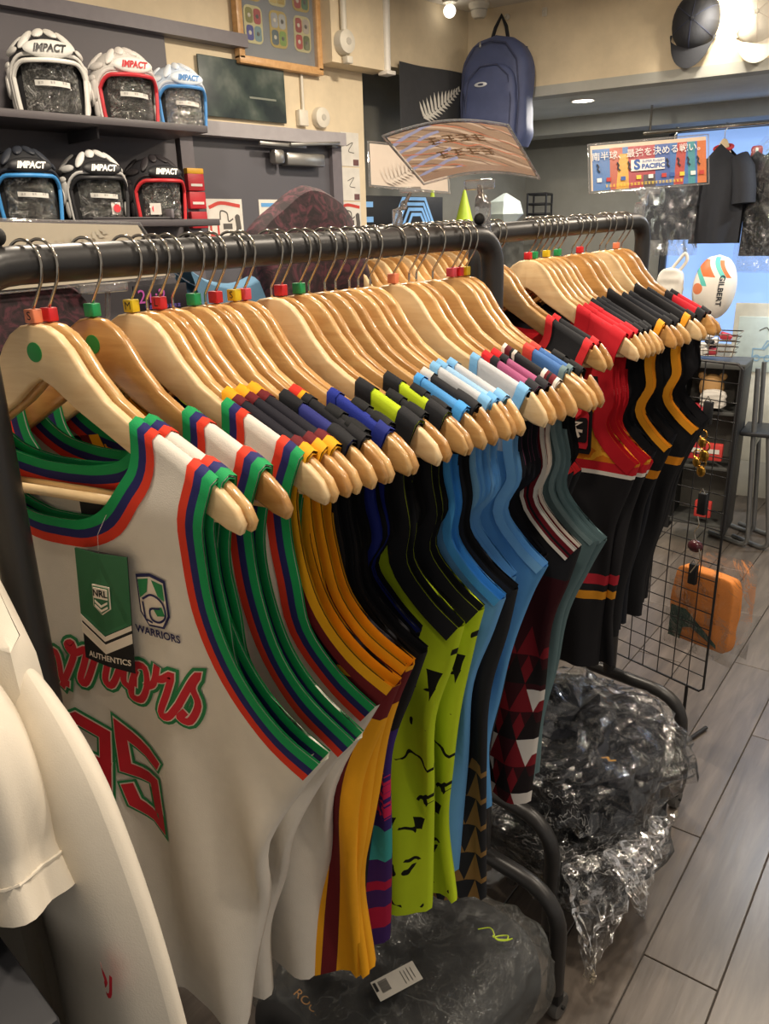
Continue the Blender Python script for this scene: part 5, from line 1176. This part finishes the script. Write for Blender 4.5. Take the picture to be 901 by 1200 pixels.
t = thing('display_stand', 'dark open display stand under the wire basket', 'stand', far(1.16, .24, 0), FA); SG = plain('stand_grey', '#4a4b49', .5); SGB = plain('stand_black', '#222326', .5)
MB().rbox((.0, 0, .875), (.28, .24, .025), .003).build('top', SG, t); MB().rbox((.128, 0, .48), (.022, .24, .80), .003).build('side_panel', SGB, t); MB().rbox((-.128, 0, .48), (.022, .24, .80), .003).build('side_panel', SGB, t); MB().rbox((0, .11, .48), (.25, .015, .80), .003).build('back_panel', plain('stand_back', '#7d7a72', .6), t)
for z in (.66, .40, .12): MB().rbox((0, 0, z), (.24, .22, .015), .002).build('shelf', SG, t)
for i, (x, z, c, lb_, sh_) in enumerate(((.0, .71, '#a57f4e', 'tan plush toy head on the display stand', 'p'), (.02, .69, '#c9c4bb', 'pale cloth bundle on the display stand', 'c'), (-.03, .44, '#b52c30', 'red package on the middle stand shelf', 'b'), (.05, .44, '#c23a34', 'bright red package on the middle stand shelf', 'b'), (.03, .16, '#b8352f', 'red package on the bottom stand shelf', 'b'), (-.05, .62, '#a92530', 'red bag hanging in the display stand', 'c'))):
    t = thing('stock_item', lb_, 'toy' if sh_ == 'p' else 'package', far(1.16+x, .13 if sh_ != 'p' else .18, z), FA, 'stock on the display stand'); m_ = plain('stock_%d' % i, c, .7)
    if sh_ == 'p':
        MB().ell((0, 0, .06), (.055, .05, .06), 16, 10).build('head', m_, t)
        for s_ in (-1, 1): MB().ell((s_*.045, 0, .11), (.018, .012, .018), 10, 6).build('ear', m_, t)
    elif sh_ == 'c': pack(.055, .03, .08, 0, 0, seed=i).build('bundle', m_, t)
    else: MB().rbox((0, 0, .04), (.075, .03, .08), .006).build('box', m_, t); MB().box((0, -.0156, .045), (.05, .001, .02)).build('label_panel', plain('label_white', '#d8d4cc', .6), t, smooth=False)
# folding table legs and white notice board at the right edge
t = thing('folding_chair', 'chrome tube folding legs beside the display stand', 'chair', far(1.36, .32, 0), FA); STE = plain('grey_steel_tube', '#8d8f90', .3, metal=.8)
for k, yy in enumerate((-.10, .10)):
    MB().tube([(-.02, yy, .86), (.0, yy, .5), (.03, yy, .06)] + [Vector(p) for p in arc2((.03, yy, .05), (.03, yy, .012), (-.02, yy+.03, .012))] + [(-.16, yy+.12, .012)], .011, 10).build('leg', STE, t)
    MB().tube([(.06, yy, .55), (.09, yy, .3), (.12, yy, .06)] + [Vector(p) for p in arc2((.12, yy, .05), (.12, yy, .012), (.07, yy+.03, .012))] + [(-.05, yy+.12, .012)], .011, 10).build('leg', STE, t)
MB().tube([(.0, -.10, .5), (.0, .10, .5)], .009, 8).build('cross_tube', STE, t); MB().rbox((.02, 0, .56), (.16, .24, .02), .006).build('seat', plain('stand_black', '#222326', .5), t)
t = thing('notice_board', 'white board with a pale blue truck drawing at the right edge', 'board', far(1.42, .72, 0), FA); MB().rbox((0, 0, .70), (.55, .02, .80), .004).build('board', plain('board_white', '#d8d8cc', .6), t); MB().rbox((-.0, -.012, .90), (.50, .006, .27), .002).build('poster_sheet', plain('poster_pale', '#cfe0df', .6), t)
for s_ in (-.2, .2): MB().tube([(s_, .01, 0), (s_, .01, .35)], .012, 8).build('leg', STE, t)
PBL = plain('drawing_blue', '#8fb6d2', .6); fn = lambda a, b: (-.10+a, -.0165, .88+b)
mb = MB(); stroke(mb, [(-.07, -.04), (-.07, 0), (-.03, 0), (-.01, .04), (.05, .04), (.08, -.01), (.08, -.04)], .006, fn, closed=True); stroke(mb, [(-.02, .0), (.03, .06), (.05, .03)], .01, fn); mb.build('truck_drawing', PBL, t)
for x in (-.05, .0, .05): mb = MB(); stroke(mb, [(x+.014*math.cos(k*.63), -.045+.014*math.sin(k*.63)) for k in range(10)], .006, fn, closed=True); mb.build('wheel_drawing', PBL, t)
mb = MB(); stroke(mb, [(p.x, p.y) for p in spline([(-.05, .09), (-.02, .105), (.0, .085), (.04, .10)], 4)], .004, fn); mb.build('scribble', INKD, t)
t = thing('potted_plant', 'small green plant on a white base by the right edge', 'plant', far(1.72, .30, .0), FA); MB().lathe([(.04, 0), (.055, .09), (.05, .09)], n=18).build('pot', WPL, t)
for k in range(9): a = k*.7; MB().grid(lambda u, v, a=a: Vector((math.cos(a)*.10*v+(u-.5)*.03*math.sin(math.pi*v)*-math.sin(a), math.sin(a)*.10*v+(u-.5)*.03*math.sin(math.pi*v)*math.cos(a), .09+.11*v-.06*v*v)), 2, 6).build('leaf', plain('leaf_green', '#5c7a4a', .6), t)

# ------------------------------------------------------------------ wire grid panel with its hanging goods
GA = R(-9); g0 = Vector((.042, 2.017, .213))
t = thing('grid_panel', 'black wire grid panel standing beyond the far rack', 'grid panel', g0, GA); WB = plain('black_wire', '#1b1b1d', .4)
gw, gh = .45, .93
MB().tube([(-gw, 0, 0), (-.012, 0, 0), (0, 0, .012), (0, 0, gh-.012), (-.012, 0, gh), (-gw, 0, gh)], .0035, 8, closed=True).build('border_wire', WB, t)
for k in range(1, 9): MB().tube([(-.05*k, 0, 0), (-.05*k, 0, gh)], .0016, 6).build('wire', WB, t)
for k in range(1, 19): MB().tube([(-gw, .003, k*gh/19), (0, .003, k*gh/19)], .0016, 6).build('wire', WB, t)
for x in (-.40, -.05): MB().tube([(x, 0, 0), (x, .0, -.19)], .005, 8).build('foot_post', WB, t); MB().tube([(x, -.14, -.205), (x, .14, -.205)], .006, 8).build('foot', WB, t)
GR = Matrix.Rotation(GA, 3, 'Z')
def gp(x, y, z): return g0+GR @ Vector((x, y, z))
for i, (x, z) in enumerate(((-.061, .555), (-.065, .350), (-.075, .80))):
    t = thing('bulldog_clip', ['black clip on the grid above the skull keyring', 'black clip holding the orange bag on the grid', 'black clip near the top of the grid'][i], 'clip', gp(x, -.008, z), GA, 'clips on the grid panel'); MB().rbox((0, 0, 0), (.024, .014, .060), .003).build('clip_body', PB, t); MB().tube([(-.008, -.004, .03), (.0, -.006, .044), (.008, -.004, .03)], .0014, 6).build('clip_wire', CHROME, t)
GOLDM = plain('brass', '#b98a3a', .25, metal=.9)
for i, (x, z, s_) in enumerate(((-.075, .745, 1.0), (-.066, .715, 1.2), (-.085, .690, 1.0), (-.070, .670, 1.1))):
    t = thing('brass_keyring', ['topmost brass keyring on the grid', 'second brass keyring on the grid', 'third brass keyring on the grid', 'lowest brass keyring on the grid'][i], 'keyring', gp(x, -.018, z), GA, 'brass keyrings on the grid')
    MB().tube([(.011*s_*math.cos(k*.52), 0, .011*s_*math.sin(k*.52)) for k in range(12)], .002, 6, closed=True).build('ring', GOLDM, t); MB().ell((0, 0, -.022*s_), (.012*s_, .007, .014*s_), 12, 8).build('charm', GOLDM, t)
t = thing('helmet_keyring', 'dark maroon helmet keyring on a chain from the grid', 'keyring', gp(-.064, -.015, .435), GA); MB().ell((0, 0, 0), (.022, .016, .017), 14, 8).build('charm', plain('maroon_gloss', '#4a1f26', .25), t); MB().tube(spline([(0, 0, .016), (-.006, 0, .04), (.004, 0, .06), (-.002, 0, .085)], 4), .0016, 6).build('chain', CHROME, t); MB().tube([(.018, -.01, .0), (.026, -.012, -.03), (.0, -.01, -.075)], .0018, 6).build('loop', CHROME, t)
t = thing('orange_shirt_bag', 'folded orange shirt with green wing in a clear bag on the grid', 'bag', gp(-.05, .035, .12), GA)
pillow((0, .012, .115), (.092, .026, .112), 11, .006, 18, e=.14, nu=64, nv=30).build('folded_shirt', plain('orange_cloth', '#d9822f', .75, bmp=.35, bscale=40), t)
mb = MB(); mb.add([(-.088, -.0165, .105), (-.04, -.0165, .105), (.06, -.0165, .03), (.062, -.0165, .018), (-.02, -.0165, .055), (-.045, -.0165, .045), (-.05, -.0165, .006), (-.088, -.0165, .006)], [(0, 1, 4, 5), (1, 2, 3, 4), (0, 5, 6, 7)]); mb.build('green_wing', plain('wing_green', '#1f4238', .6), t, smooth=False)
mb = MB()
for yy in (-.026, .05): mb.grid(lambda u, v, yy=yy: Vector(((u-.5)*.215+.012, yy+mnoise.noise(Vector((u*6, v*6, yy*50)))*.006, -.015+.29*v)), 16, 16)
mb.build('clear_bag', FILMT, t)
# boxes by the recess under the banner
t = thing('striped_box', 'black box with pale blue stripes under the pale card', 'box', (-1.80, 2.80, 1.50)); MB().rbox((0, 0, .06), (.06, .52, .13), .003).build('box_body', PB, t)
SB = plain('stripe_blue', '#7fb4ec', .5)
for k in range(4): mb = MB(); stroke(mb, [(-.12+.035*k, -.0), (-.05+.02*k, .11-.022*k), (.10-.01*k, .11-.022*k), (.16-.02*k, 0)], .014, lambda a, b: (.032, a+.03, b+.005)); mb.build('stripe', SB, t)
for k in range(2): MB().box((.031, -.24, .03+.06*k), (.002, .06, .022)).build('stripe', SB, t, smooth=False)
t = thing('wall_ledge', 'dark ledge carrying boxes beneath the banner', 'shelf', (-1.85, 3.2, 1.49)); MB().rbox((0, 0, 0), (.35, 1.4, .02), .003).build('ledge_board', DARKM, t)
for i, (y, s_) in enumerate(((3.02, .03), (3.26, .05))):
    t = thing('lime_cone', ['slim lime marker cone on the ledge', 'wider lime marker cone on the ledge'][i], 'cone', (-1.80, y, 1.50)); MB().lathe([(s_, 0), (s_*.9, .01), (.006, .16), (.001, .162)], n=18).build('cone_body', plain('lime_plastic', '#b5cf3a', .5), t); MB().lathe([(s_*1.3, 0), (s_*1.3, .008), (s_, .01)], n=18).build('cone_base', plain('lime_plastic', '#b5cf3a', .5), t)
t = thing('faceted_lamp', 'white faceted paper lamp on the ledge', 'lamp', (-1.80, 3.60, 1.50)); MB().lathe([(.05, 0), (.105, .05), (.085, .11), (.01, .15)], n=6).build('shade', plain('paper_lamp', '#d9e4e0', .6), t, smooth=False); MB().lathe([(.03, -.005), (.03, .004)], n=12).build('base', PB, t)
t = thing('black_frame_stand', 'small black grid stand next to the paper lamp', 'stand', (-1.80, 3.92, 1.50), R(20))
for z in (0, .05, .10, .15): MB().tube([(-.05, -.07, z), (.05, -.07, z), (.05, .07, z), (-.05, .07, z)], .006, 6, closed=True).build('frame_wire', WB, t)
for a, b in ((-1, -1), (1, -1), (1, 1), (-1, 1)): MB().tube([(a*.05, b*.07, 0), (a*.05, b*.07, .15)], .006, 6).build('post', WB, t)

# seat every grouping empty that was built in world coordinates at the foot of its thing
for o in [q for q in COL.objects if q.type == 'EMPTY' and q.parent is None and q.location.length < 1e-6]:
    pts = [v.co for ch in o.children for v in ch.data.vertices]
    lo = Vector((sum(p.x for p in pts)/len(pts), sum(p.y for p in pts)/len(pts), min(p.z for p in pts)))
    for ch in o.children: ch.data.transform(Matrix.Translation(-lo))
    o.location = lo
